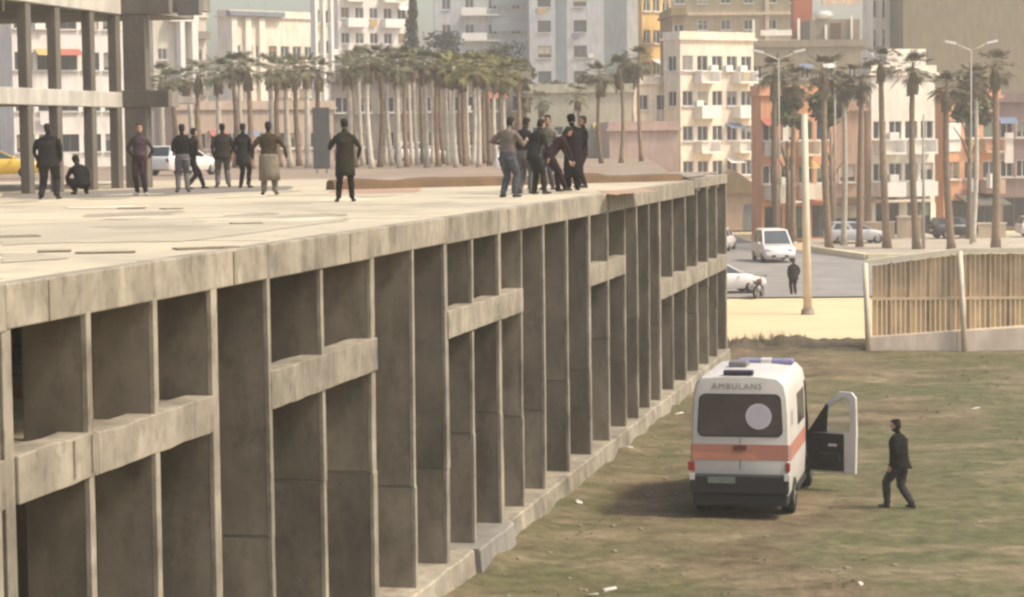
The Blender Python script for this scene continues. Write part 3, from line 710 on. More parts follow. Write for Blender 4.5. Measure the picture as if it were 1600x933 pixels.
for i, (px, yb, yc, Y, r, ln, pl) in enumerate([(1214,388,112,158,.24,-2,False),(1240,386,126,160,.2,2,False),(1296,388,112,150,.25,-8,False),(1318,384,134,156,.2,0,True),(1343,392,122,154,.22,4,False),(1386,389,96,152,.26,-10,False),(1432,394,106,150,.24,-6,False),(1487,392,136,146,.26,-8,False),(1520,386,122,158,.18,4,True),(1556,388,104,150,.28,-2,False)]):
    palm(px, yb, yc, Y, ORD[i].capitalize() + ' palm from the left along the pavement behind the fence and street', G4, rbase=r, pale=pl, lean=ln, base=.07, sc=random.uniform(.85,1.15))

def leafy(mb, c, r, n, rng, size):
    c = Vector(c)
    for _ in range(n):
        v = Vector((rng.gauss(0,1), rng.gauss(0,1), rng.gauss(0,1))).normalized()*(rng.random()**.35)
        v *= 1 + .25*mnoise.noise(v*2.3 + c)
        p = c + Vector((v.x*r[0], v.y*r[1], v.z*r[2]))
        a = Vector((rng.gauss(0,1), rng.gauss(0,1), rng.gauss(0,.6))).normalized()*size*rng.uniform(.6,1.3)
        b = a.cross(Vector((rng.gauss(0,1), rng.gauss(0,1), rng.gauss(0,1)))).normalized()*size*.55
        mb.add([p-a, p+b, p+a, p-b], [(0,1,2,3)])
def tree(name, label, px, Y, base, ytop, wpx, group, shape='round', m=None, seed=1):
    rng = random.Random(seed); x = (px-800)/FPX*Y; ls = .3 if m is not None else .2
    H = at(px, ytop, Y).z - base; w = wpx/FPX*Y/2
    e = empty(name, (x, Y, base), 0, label, 'tree', group)
    t = MB(); t.tube([(0,0,0),(.05,0,H*.3),(0,.05,H*.62)], [.22,.17,.08], 8)
    for k in range(5):
        a = rng.uniform(0,6.28); z = H*rng.uniform(.35,.6); t.tube([(0,0,z*.9),(math.cos(a)*w*.35, math.sin(a)*w*.35, z+.8),(math.cos(a)*w*.7, math.sin(a)*w*.7, z+1.6)], [.09,.06,.025], 5)
    t.build('trunk', BARK, e, True)
    c = MB()
    if shape == 'round':
        for k in range(11):
            a = rng.uniform(0,6.28); rr = w*rng.uniform(.1,.6); s = w*rng.uniform(.4,.75)
            leafy(c, (math.cos(a)*rr, math.sin(a)*rr, H*(rng.uniform(.72,.93) if m is not None else rng.uniform(.5,.88))), (s,s,s*.7), 170, rng, ls)
    else:
        for k in range(14):
            u = k/13; s = w*(1-u*.85); a = rng.uniform(0,6.28)
            leafy(c, (math.cos(a)*s*.25, math.sin(a)*s*.25, H*(.25+.72*u)), (s,s,H*.07), 240, rng, .2)
    c.build('crown', m or LEAF, e)
    return e
TG = 'dark trees before the blue grey tower'
tree('conifer_tree', 'tall narrow dark conifer left of the blue grey tower', 650, 240, UPZ, -20, 52, TG, 'cone', seed=3)
tree('round_tree', 'round dark tree between the conifer and the white balcony', 702, 236, UPZ, 32, 60, TG, 'round', seed=5)
tree('round_tree', 'round dark tree below tower balcony, right of the white balcony', 788, 236, UPZ, 42, 74, TG, 'round', seed=6)
tree('round_tree', 'small dark tree at the foot of the blue grey tower, over palm row end', 822, 225, UPZ, 84, 56, TG, 'round', seed=7)
SG = 'shrubs along the olive roof'
LEAF2 = mat('shrub_leaf', (.17,.17,.095), .8, .4, 1.0, rnd=.2)
for i, (px, yt, w) in enumerate(((868,124,40),(900,130,36),(930,118,44),(965,112,46),(990,92,30))):
    tree('roof_shrub', ORD[i].capitalize() + ' shrub from the left along the pale olive building roof', px, 201, 7.0, yt, w, SG, 'round', LEAF2, 20+i)
for i, (px, yt, w, Y) in enumerate(((1232,122,60,160.5),(1300,118,70,162),(1515,108,70,164))):
    tree('street_tree', ['leafy street tree before the salmon house near the double lamp','leafy street tree before the salmon house beside pink house','leafy green street tree before the salmon shop house','small leafy street tree beside the white house'][i], px, Y, .07, yt, w, 'street trees behind palms', 'round', LEAF2, 30+i)

# ------------------------------------------------------------------ street lamps, poles
LPOLE = mat('lamp_pole', (.40,.37,.32), .7, .12, 2)
POLE = mat('pale_pole', (.60,.53,.42), .7, .12, 2)
def lamp(px, yb, ytop, Y, arms, label, r=.075):
    b = at(px, yb, Y); b.z = .02 if Y < 139 else .07; h = at(px, ytop, Y).z - b.z
    e = empty('street_lamp' if arms else 'street_pole', b, 0, label, 'street lamp' if arms else 'pole', 'street lamps' if arms else 'thin street poles')
    MB().tube([(0,0,0),(0,0,h)], [r, r*.6], 10).build('pole', LPOLE, e, True)
    for sx in arms:
        MB().tube([(0,0,h-.05),(sx*.6,0,h+.2),(sx*1.05,0,h+.42)], [.05,.045,.04], 6).build('arm', POLE, e, True)
        MB().obox((sx*1.4,0,h+.52), (sx*.38,0,.08), (0,.16,0), (-.02*sx,0,.07)).build('lamp_head', WHITE, e)
lamp(1218, 386, 92, 156, (-1,1), 'double-armed street lamp before the grey terrace block')
lamp(1517, 386, 78, 156, (-1,1), 'double-armed street lamp at upper right before the olive block')
lamp(1305, 384, 96, 160, (), 'thin pale armless pole just right of a dark palm trunk', .09)
lamp(1443, 388, 178, 150, (), 'thin pale armless pole before the white house', .11)
b = on(1262, 487, 0)
e = empty('utility_pole', (b.x, b.y, -.1), 0, 'thick pale concrete pole standing on the sandy lot beside pedestrian', 'pole')
hh = at(1255, 178, b.y).z
MB().tube([(0,0,0),(-.06,0,hh*.5),(-.12,0,hh+.1)], [.19,.16,.13], 12).build('pole_shaft', POLE, e, True)
MB().tube([(0,0,.0),(0,0,.22)], [.3,.26], 12).build('pole_base', CONC, e)

# dark totem panel at left
b = at(503, 265, 118)
e = empty('sign_panel', (b.x, 118, UPZ), 0, 'tall dark grey sign panel standing behind the lone person in long coat', 'sign')
hh = at(503, 168, 118).z - UPZ
bevel(MB().box(-.43,.43,-.12,.12,.25,hh).build('panel', mat('dark_panel_paint', (.085,.085,.085), .6, .25, 1.5), e), .02)
MB().box(-.3,-.2,-.06,.06,0,.25).build('leg', STEEL, e); MB().box(.2,.3,-.06,.06,0,.25).build('leg', STEEL, e)

# ------------------------------------------------------------------ site fence on the right
FPOST = mat('fence_post_paint', (.68,.60,.48), .8, .15, 3)
FPAN = mat('fence_panel_board', (.56,.385,.225), .85, .25, 1.2, rnd=.2, streak=.2)
FFR = mat('fence_frame', (.70,.55,.38), .8, .15, 3)
p0, p1, p2 = on(1357,550,0), on(1507,553,0), on(1640,548,0)
fence = empty('site_fence', p0, math.atan2(p2.y-p0.y, p2.x-p0.x), 'brown boarded site fence with pale posts and rail at the edge of field', 'fence')
FL = (p2-p0).length
FH = at(1350, 408, p0.y).z
def fence_box(name, m, *a): return MB().box(*a).build(name, m, fence)
fence.rotation_euler.x = 0
# low pale wall in three lengths
for a, b2 in ((-.05,3.05),(3.07,6.4),(6.42,FL+3)): bevel(MB().loft([[(x_, .18, -.3), (x_, .42, -.3), (x_, .42, h_), (x_, .18, h_)] for x_, h_ in ((a, .50+.36*min(1,max(0,a)/5.6)), (b2, .50+.36*min(1,max(0,b2)/5.6)))]).build('base_wall', mat('fence_base_wall', (.72,.60,.50), .9, .18, .8, streak=.2), fence), .02)
npan = 0; x = .16
fht = lambda x: 3.14 + .38*min(1, max(0,x)/3.1)
fbh = lambda x: .50 + .36*min(1, max(0,x)/5.6)
while x < FL+2.6:
    w = random.uniform(.155,.185)
    fence_box('board_upper', FPAN, x, x+w-.022, .24+random.uniform(0,.012), .28, 1.88, fht(x)-.16+random.uniform(-.02,.0))
    fence_box('board_lower', FPAN, x, x+w-.022, .245+random.uniform(0,.012), .285, fbh(x)+.03, 1.78)
    npan += 1
    if npan % 4 == 0: fence_box('upright', FFR, x+w-.045, x+w+.01, .20, .235, fbh(x)+.03, fht(x)-.1)
    x += w
fence_box('rail', FFR, .1, FL+2.6, .19, .24, 1.785, 1.875)
for xa, xb in ((-.1,3.1),(3.11,FL+2.6)):
    ha, hb = fht(xa), fht(xb)
    MB().loft([[(x_, .02, h_-.12), (x_, .2, h_-.12), (x_, .2, h_+.05), (x_, .02, h_+.05)] for x_, h_ in ((xa, ha), (xb, hb))]).build('top_rail', FPOST, fence)
for x, ln in ((0.0,-.11),((p1-p0).length,-.16),(6.7,-.1)):
    MB().tube([(x,.0,-.15),(x+ln*.5,.02,fht(x)*.5),(x+ln,.06,fht(x)-.05)], .095, 10).build('post', FPOST, fence, True)

# ------------------------------------------------------------------ vehicles
PAINT_W = mat('white_car_paint', (.66,.64,.62), .35, .05, 3, spec=.5)
PAINT_Y = mat('yellow_car_paint', (.62,.40,.05), .35, .05, 3, spec=.5)
PAINT_G = mat('silver_car_paint', (.42,.43,.46), .35, .05, 3, spec=.5)
PAINT_D = mat('dark_car_paint', (.04,.04,.045), .35, .05, 3, spec=.5)
LAMP_R = mat('tail_lamp_red', (.30,.03,.02), .3, .1, 6, spec=.5)
LAMP_C = mat('clear_lamp', (.60,.58,.55), .2, .1, 6, spec=.6)
RIM = mat('wheel_rim', (.36,.36,.36), .4, .15, 6, metal=.5)
def wheel(par, x, y, r, w=.22):
    t = MB(); n = 22; sx = 1 if x > 0 else -1
    prof = [(-w/2, r*.62), (-w/2, r*.93), (-w/2+.03, r), (w/2-.03, r), (w/2, r*.93), (w/2, r*.62)]
    rings = [[(px_, rr*math.cos(6.2832*i/n), rr*math.sin(6.2832*i/n)) for i in range(n)] for px_, rr in prof]
    t.loft(rings, caps=False); o = t.build('wheel', RUBBER, par, True, loc=(x, y, r))
    h = MB(); a = sx*(w/2-.03)
    h.add([(a, 0, 0)] + [(a-sx*.02, r*.63*math.cos(6.2832*i/n), r*.63*math.sin(6.2832*i/n)) for i in range(n)], [(0,1+i,1+(i+1)%n) for i in range(n)])
    for k in range(5):
        an = 6.2832*k/5; h.obox((a+sx*.012, r*.33*math.cos(an), r*.33*math.sin(an)), (.012,0,0), (0,r*.28*math.cos(an),r*.28*math.sin(an)), (0,-.035*math.sin(an),.035*math.cos(an)))
    h.build('rim', RIM, o)
def car(name, label, loc, yaw, paint, L=4.3, W=1.76, H=1.48, kind='hatch', group='cars on the street'):
    e = empty(name, loc, yaw, label, 'car', group)
    hw = W/2
    # stations from rear (y=0) to front: y, bottom, shoulder z, roof z (None = no cabin), half width
    van = kind == 'van'
    hood = .98 if not van else 1.10
    st = [(0,.45,.80,.85*.9), (.05,.32,.95,.95), (.35,.25,hood+.02,1.0), (L*.5,.22,hood,1.0), (L*.74,.24,hood-.03,1.0), (L-.28,.27,.80 if not van else .95,.98), (L-.06,.34,.66,.90), (L,.42,.58,.80)]
    rings = []
    for y, zb, zs, k in st:
        w = hw*k; zm = (zb+zs)/2
        rings.append([(-w*.92,y,zb),(w*.92,y,zb),(w,y,zm-.05),(w*.99,y,zs-.12),(w*.90,y,zs),(-w*.90,y,zs),(-w*.99,y,zs-.12),(-w,y,zm-.05)])
    b = MB(); b.loft(rings); bo = b.build('body', paint, e, True); bevel(bo, .03, 2)
    r0, r1 = (.12, .42) if kind != 'sedan' else (.55, 1.15)
    f1, f0 = (L*.50, L*.74) if not van else (L*.60, L*.83)
    wt = hw*.76; wb = hw*.90
    g = MB(); g.add([(-wb,r0,hood-.03),(wb,r0,hood-.03),(wb,f0,hood-.05),(-wb,f0,hood-.05),(-wt,r1,H-.03),(wt,r1,H-.03),(wt,f1,H-.03),(-wt,f1,H-.03)],[(0,1,5,4),(1,2,6,5),(2,3,7,6),(3,0,4,7),(4,5,6,7)])
    g.loft([[(-wt*.98,r1+.02,H-.03),(wt*.98,r1+.02,H-.03),(wt*.98,f1-.02,H-.03),(-wt*.98,f1-.02,H-.03)],[(-wt*.86,r1+.12,H),(wt*.86,r1+.12,H),(wt*.86,f1-.12,H),(-wt*.86,f1-.12,H)]])
    g.build('cabin', paint, e)
    def pane(nm, c4, off, ins=.12):
        c = sum((Vector(v) for v in c4), Vector())/4
        MB().quad(*[Vector(v)+(c-Vector(v))*ins+Vector(off) for v in c4]).build(nm, GLASS, e)
    pane('windscreen', [(-wb,f0,hood-.05),(wb,f0,hood-.05),(wt,f1,H-.03),(-wt,f1,H-.03)], (0,.006,.004))
    pane('rear_window', [(-wb,r0,hood-.03),(wb,r0,hood-.03),(wt,r1,H-.03),(-wt,r1,H-.03)], (0,-.006,.004))
    for s in (1,-1):
        for u0, u1 in ((.03,.48),(.52,.97)):
            lo0 = r0+(f0-r0)*u0; lo1 = r0+(f0-r0)*u1; hi0 = r1+(f1-r1)*u0; hi1 = r1+(f1-r1)*u1
            pane('side_window', [(s*wb,lo0,hood-.03),(s*wb,lo1,hood-.03),(s*wt,hi1,H-.03),(s*wt,hi0,H-.03)], (s*.006,0,0), .14)
        MB().ball((s*(hw+.1), f0-.25, hood+.05), (.11,.06,.08), 8, 6).build('mirror', paint, e, True)
        MB().ball((s*hw*.66, L-.14, .64 if not van else .78), (.2,.1,.08), 10, 6).build('headlight', LAMP_C, e, True)
        MB().ball((s*hw*.80, .04, .78), (.1,.06,.13), 8, 6).build('tail_light', LAMP_R, e, True)
        for y in (L*.19, L*.81): wheel(e, s*(hw-.12), y, .32)
    MB().box(-hw*.5,hw*.5,L-.05,L+.012,.34,.48).build('grille', BLACK, e)
    MB().box(-.26,.26,L+.013,L+.02,.36,.46).build('front_plate', WHITE, e); MB().box(-.26,.26,-.02,-.004,.55,.66).build('rear_plate', WHITE, e)
    return e
p = on(1211, 410, 0); car('minivan', 'white minivan coming towards the sandy lot on the street', (p.x, p.y+4.6, -.046), R(180+4), PAINT_W, 4.6, 2.0, 1.95, 'van')
p = on(1150, 458, 0); car('hatchback_car', 'white hatchback half hidden behind the far corner of the podium', (p.x-2.6, p.y+.6, -.046), R(-78), PAINT_W, 4.1, 1.75, 1.5)
p = on(1138, 392, 0); car('parked_car', 'white car further up the street, just showing past the podium', (p.x-.9, p.y, -.046), R(-14), PAINT_W, 4.2, 1.75, 1.5)
p = at(6, 262, 112); car('taxi', 'yellow car at left edge seen behind the bare columns', (p.x-2.6, 112, UPZ+.004), R(-80), PAINT_Y, 4.4, 1.78, 1.5, 'sedan', 'cars on the upper street')
p = at(262, 262, 116); car('white_parked_car', 'white car parked behind the man beside the bare corner column', (p.x-.6, 116, UPZ+.004), R(-30), PAINT_W, 4.4, 1.78, 1.5, 'hatch', 'cars on the upper street')
p = at(648, 260, 176); car('white_upper_car', 'white car parked behind the low brown divider wall', (p.x-1.6, 176, UPZ+.004), R(-66), PAINT_W, 4.2, 1.76, 1.5, 'hatch', 'cars on the upper street')
p = at(1372, 372, 165); car('dark_street_car', 'dark car parked on the far pavement between palm trunks', (at(1455,372,165).x, 165, .074), R(-75), PAINT_D, 4.3, 1.76, 1.5, 'hatch')

car('grey_street_car', 'pale silver car parked on the far pavement between palm trunks', (at(1290,372,159).x, 159, .074), R(-80), PAINT_G, 4.3, 1.76, 1.5, 'hatch')
car('white_street_car', 'white car parked on the far pavement at the right edge', (at(1590,372,166).x, 166, .074), R(-84), PAINT_W, 4.3, 1.76, 1.5, 'hatch')
for i, (xa, xb, yy, hh_, lab) in enumerate(((1352,1398,166,1.15,'low sand-coloured garden wall behind the palms, left piece'),(1402,1440,166.5,1.5,'taller sand-coloured wall piece between palm trunks'),(1500,1572,165,1.0,'low sand-coloured garden wall behind the palms, right piece'))):
    X0, X1 = at(xa,372,yy).x, at(xb,372,yy).x
    g = empty('garden_wall', (X0, yy, .07), 0, lab, 'wall', 'garden walls')
    MB().box(0, X1-X0, 0, .25, 0, hh_).build('wall_body', W_SAND, g); MB().box(-.06, X1-X0+.06, -.06, .31, hh_+.002, hh_+.09).build('coping', W_CREAM, g)
def motorcycle(loc, yaw, label):
    e = empty('motorcycle', loc, yaw, label, 'motorcycle')
    for y in (0, 1.25): wheel(e, .001, y, .29, .1)
    MB().tube([(0,0,.3),(0,.45,.55),(0,.95,.75),(0,1.22,.3)], [.03,.05,.05,.03], 6).build('frame', BLACK, e)
    MB().ball((0,.75,.78), (.13,.26,.13), 10, 8).build('fuel_tank', mat('dark_red_paint',(.12,.02,.02),.4), e, True)
    MB().ball((0,.25,.76), (.13,.36,.06), 10, 6).build('seat', BLACK, e, True)
    MB().ball((0,.62,.45), (.14,.22,.17), 10, 6).build('engine', STEEL, e, True)
    MB().tube([(-.34,.95,1.05),(0,1.02,1.0),(.34,.95,1.05)], .018, 6).build('handlebar', BLACK, e)
    MB().ball((0,1.16,.88), (.09,.09,.1), 8, 6).build('headlight', LAMP_C, e, True)
p = on(1170, 464, 0); motorcycle((p.x+.3, p.y, -.1), R(-20), 'dark motorcycle parked beside white hatchback at the podium corner')

# ------------------------------------------------------------------ the ambulance
AMBW = mat('ambulance_white', (.56,.53,.50), .4, .14, .9, spec=.45)
AMB_RED = mat('ambulance_red', (.46,.20,.15), .45, .12, 2, spec=.4)
AMB_BLUE = mat('beacon_blue', (.19,.19,.34), .25, .15, 4, spec=.6)
DARKGL = mat('tinted_glass', (.075,.062,.062), .16, .35, 1.2, spec=.5)
TRIM = mat('door_trim', (.030,.029,.028), .8, .3, 5)
ar = on(1158, 790, .28)
AYAW = R(-12.5)
amb = empty('ambulance', (ar.x, 45.0, 0), AYAW, 'white ambulance with orange red stripe and open front door, parked on the field', 'ambulance')
sec = [(.88,.34),(.955,.5),(.975,.95),(.97,1.55),(.96,2.05),(.935,2.42),(.885,2.66),(.76,2.79),(.35,2.83)]
st = [(0.0,.962,2.81),(.035,.985,2.83),(.12,1.0,2.84),(1.2,1.0,2.84),(2.4,1.0,2.84),(3.35,1.0,2.83),(3.6,1.0,2.80),(3.95,.99,2.66),(4.3,.97,2.35),(4.62,.95,1.95),(4.95,.93,1.42),(5.35,.90,1.22),(5.6,.82,1.02),(5.68,.74,.8)]
belt = 1.0
b = MB(); rings = []
for y, k, zr in st:
    kk = (zr-belt)/(2.84-belt) if zr > belt else .0
    pr = []
    for w, z in sec:
        zz = z if z <= belt else belt + (z-belt)*max(kk, .0) ; zz = min(zz, zr) if zr <= belt else zz
        pr.append((w*k, zz))
    rings.append([(x, y, z) for x, z in pr] + [(-x, y, z) for x, z in reversed(pr)])
n = len(rings[0]); vb = len(b.v)
for r in rings: b.v += r
for i in range(len(rings)-1):
    for j in range(n):
        k = (j+1) % n
        ymid = (st[i][0]+st[i+1][0])/2
        if j in (1,2,3,4) and 3.4 < ymid < 4.5: continue          # front doorway on the driver's open side
        b.f.append([i*n+j, i*n+k, (i+1)*n+k, (i+1)*n+j]); b.m.append(0)
b.f.append(list(reversed(range(n)))); b.m.append(0); b.f.append([(len(rings)-1)*n+j for j in range(n)]); b.m.append(0)
ab = b.build('body', AMBW, amb, True)
bevel(ab, .03, 2)
def xw(z):   # half width of the body at a height
    for (w0,z0),(w1,z1) in zip(sec, sec[1:]):
        if z0 <= z <= z1: return w0+(w1-w0)*(z-z0)/(z1-z0)
    return sec[0][0]
def rear(name, m, pts, y=-.012, th=.012, par=None):    # a thin piece lying on the rear face
    k = len(pts); v = [(x, y-th, z) for x, z in pts] + [(x, y+.02, z) for x, z in pts]
    return MB().add(v, [tuple(range(k))] + [(i, (i+1)%k, k+(i+1)%k, k+i) for i in range(k)]).build(name, m, par or amb)
def rrect(x0,x1,z0,z1,r,n=5,top=0.0):
    out = []
    for cx, cz, a0 in ((x1-r,z0+r,-90),(x1-r-top,z1-r,0),(x0+r+top,z1-r,90),(x0+r,z0+r,180)):
        for i in range(n+1):
            a = R(a0+90*i/n); out.append((cx+r*math.cos(a), cz+r*math.sin(a)))
    return out
rear('window_gasket', BLACK, rrect(-.84,.84,1.62,2.47,.13,6,.03), -.004, .008)
rear('rear_window', DARKGL, rrect(-.815,.815,1.645,2.445,.11,6,.03), -.016, .006)
rear('door_gap', BLACK, [(-.006,.98),(.006,.98),(.006,1.6),(-.006,1.6)], -.004, .003)
em = MB(); em.disc((.37,-.031,2.03), (.255,0,0), (0,0,.255), 32); em.build('emblem_disc', mat('emblem_white', (.60,.57,.60), .6, .05, 3), amb)
em = MB(); em.disc((.37,-.034,2.03), (.215,0,0), (0,0,.215), 32); em.build('emblem_ring', mat('emblem_lilac', (.52,.49,.53), .6, .08, 3), amb)
rear('stripe', AMB_RED, [(-.955,1.16),(.955,1.16),(.955,1.47),(-.955,1.47)], -.004, .006)
rear('stripe_fade', mat('stripe_pale', (.55,.24,.16), .45, .1, 2), [(-.95,1.165),(.35,1.165),(.25,1.30),(-.95,1.30)], -.012, .004)
rear('door_handle', mat('dark_red_plastic', (.16,.05,.035), .5, .2, 4), rrect(-.13,.13,1.36,1.46,.03), -.02, .02)
bevel(MB().box(-.96,.96,-.16,.06,.50,.88).build('rear_bumper', BLACK, amb), .04, 3)
bevel(MB().box(-.93,.93,-.08,.5,.26,.495).build('under_guard', BLACK, amb), .03)
MB().box(-.62,-.08,-.178,-.163,.72,.84).build('licence_plate', mat('plate_green', (.16,.20,.17), .6, .15, 6), amb)
for s in (-1,1):
    bevel(MB().box(s*.965-.07, s*.965+.01 if s > 0 else s*.965+.07, -.03, .10, .94, 1.12).build('tail_light', LAMP_R if s < 0 else LAMP_R, amb), .015)
    MB().box(s*.93-.05, s*.93+.05, -.17, -.1, .78, .90).build('reflector', LAMP_C, amb)
    for y in (.95, 4.55): wheel(amb, s*.86, y, .36, .26)
# side stripes and windows
for s in (-1,1):
    mb = MB()
    for y0, y1 in ((.06,3.3),): mb.quad((s*(xw(1.14)+.006),y0,1.14),(s*(xw(1.14)+.006),y1,1.14),(s*(xw(1.46)+.006),y1,1.46),(s*(xw(1.46)+.006),y0,1.46))
    mb.build('side_stripe', AMB_RED, amb)
    mb = MB(); mb.quad((s*(xw(1.66)+.008),1.7,1.66),(s*(xw(1.66)+.008),3.15,1.66),(s*(xw(2.3)+.008),3.15,2.3),(s*(xw(2.3)+.008),1.7,2.3)); mb.build('side_window', DARKGL, amb)
    mb = MB(); mb.quad((s*(xw(1.8)+.007),.35,1.8),(s*(xw(1.8)+.007),.8,1.8),(s*(xw(2.1)+.007),.8,2.1),(s*(xw(2.1)+.007),.35,2.1)); mb.build('side_emblem', mat('emblem_grey', (.36,.33,.30), .6, .1, 4), amb)
    bevel(MB().box(s*.80-.06, s*.80+.06, .35, .75, 2.60, 2.69).build('side_beacon', mat('side_beacon_grey', (.30,.28,.26), .4, .15, 4), amb), .02)
    bevel(MB().box(s*.97-.02, s*.97+.02, 1.5, 3.3, .34, .46).build('sill_trim', BLACK, amb), .01)
w0 = MB(); w0.quad((-.74,4.97,1.46),(.74,4.97,1.46),(.66,4.02,2.60),(-.66,4.02,2.60)); w0.v = [(x, y+.05, z+.05) for x,y,z in w0.v]; w0.build('windscreen', DARKGL, amb)
# rear roof lamp and the long blue bar over the cab
bevel(MB().box(-.33,.26,.02,.20,2.83,2.93).build('rear_roof_lamp', mat('roof_lamp_dark', (.045,.045,.075), .35, .2, 4), amb), .025)
bevel(MB().box(-.42,-.05,1.6,2.1,2.83,2.95).build('roof_vent', mat('vent_grey', (.16,.15,.16), .6, .15, 4), amb), .03)
bevel(MB().box(-.35,.8,2.55,2.85,2.80,2.91).build('light_bar', AMB_BLUE, amb), .04, 3)
bevel(MB().box(.12,.34,2.54,2.86,2.79,2.92).build('light_bar_centre', AMBW, amb), .02)
for s in (-1,): bevel(MB().box(s*.99-.13, s*.99+.13, 4.62, 4.74, 1.45, 1.85).build('mirror', BLACK, amb), .03)
# cab inside the doorway
MB().box(-.85,.80,3.5,4.4,.45,.62).build('cab_floor', BLACK, amb); bevel(MB().box(.2,.72,3.55,4.0,.62,1.0).build('seat', TRIM, amb), .05); bevel(MB().box(.2,.72,3.42,3.58,.95,1.75).build('seat_back', TRIM, amb), .05)
MB().box(-.85,.85,4.45,4.8,.7,1.35).build('dashboard', TRIM, amb); MB().box(-.84,.84,3.3,3.36,.5,2.4).build('cab_bulkhead', TRIM, amb)
# lettering
tx = bpy.data.curves.new('lettering', 'FONT'); tx.body = 'AMBULANS'; tx.size = .165; tx.align_x = 'CENTER'; tx.extrude = .002; tx.space_character = 1.25
to = bpy.data.objects.new('lettering_tmp', tx); COL.objects.link(to)
dg = bpy.context.evaluated_depsgraph_get(); tm = bpy.data.meshes.new_from_object(to.evaluated_get(dg)); bpy.data.objects.remove(to)
lo = link('lettering', tm, mat('letter_grey', (.20,.18,.18), .6, .1, 4), amb); lo.rotation_euler = (R(90)-R(4), 0, 0); lo.location = (-.06, -.022, 2.565)
# open door, hinged at the front of the doorway
door = MB()
outl = [(0,.52),(1.12,.52),(1.14,1.3),(1.12,2.12),(1.02,2.24),(.74,2.26),(.46,2.02),(.16,1.52),(0,1.40)]
hole = [(.20,1.42),(1.00,1.42),(1.0,1.8),(.99,2.08),(.93,2.14),(.77,2.14),(.55,1.95),(.36,1.66),(.24,1.46)]
def ring_faces(mb, outer, inner, t0, t1):
    # outer panel with a window opening: lower panel + window frame
    lowp = [(0,.52),(1.12,.52),(1.14,1.36),(0,1.36)]
    v0 = [(u, t0, z) for u, z in lowp]; v1 = [(u, t1, z) for u, z in lowp]
    mb.add(v0+v1, [(3,2,1,0),(4,5,6,7),(0,1,5,4),(1,2,6,5),(3,0,4,7)])
    fr = [(1.14,1.36),(1.12,2.14),(1.02,2.25),(.74,2.26),(.46,2.02),(.12,1.50),(.0,1.36)]
    fi = [(1.0,1.40),(.99,2.06),(.93,2.13),(.78,2.14),(.54,1.94),(.28,1.54),(.2,1.40)]
    k = len(fr)
    for i in range(k-1):
        a, b_, c, d = fr[i], fr[i+1], fi[i+1], fi[i]
        v = [(u,t0,z) for u,z in (a,b_,c,d)] + [(u,t1,z) for u,z in (a,b_,c,d)]
        mb.add(v, [(0,1,2,3),(7,6,5,4),(0,1,5,4),(2,3,7,6)])
    v = [(u,t,z) for t in (t0,t1) for u,z in ((0,1.36),(1.14,1.36),(1.0,1.40),(.2,1.40))]
    mb.add(v, [(0,1,2,3),(7,6,5,4)])
ring_faces(door, outl, hole, -.03, .06)
OPEN = R(70)
do = door.build('front_door', AMBW, amb)
do.location = (.93, 4.32, -.17); do.rotation_euler = (0, 0, -R(90)+OPEN)    # local +x runs from hinge to the latch edge, +y faces the front (outside skin)
bevel(do, .012)
MB().add([(.02,-.05,.56),(.86,-.05,.56),(.86,-.05,1.36),(.02,-.05,1.36),(.02,-.032,.56),(.86,-.032,.56),(.86,-.032,1.36),(.02,-.032,1.36)], [(0,1,2,3),(0,1,5,4),(1,2,6,5),(2,3,7,6),(3,0,4,7)]).build('door_trim', TRIM, do)
MB().add([(.0,-.036,1.36),(.47,-.036,1.38),(.50,-.036,1.97),(.45,-.036,1.99),(.11,-.036,1.5)], [(0,1,2,3,4)]).build('window_frame_trim', TRIM, do)
MB().obox((.62,-.09,1.12), (.09,0,0), (0,.02,0), (0,0,.025)).build('inner_handle', LAMP_C, do); bevel(MB().box(.3,.8,-.13,-.052,.78,.95).build('door_pocket', TRIM, do), .02)
gl = bpy.data.materials.new('clear_glass'); gl.use_nodes = True
gb = gl.node_tree.nodes['Principled BSDF']; gb.inputs['Base Color'].default_value = (.75,.8,.8,1); gb.inputs['Roughness'].default_value = .03; gb.inputs['Transmission Weight'].default_value = .92; gb.inputs['IOR'].default_value = 1.05
MB().add([(u,.012,z) for u,z in [(1.0,1.40),(.99,2.06),(.93,2.13),(.78,2.14),(.54,1.94),(.28,1.54),(.2,1.40)]], [tuple(range(7))]).build('window_pane', gl, do)

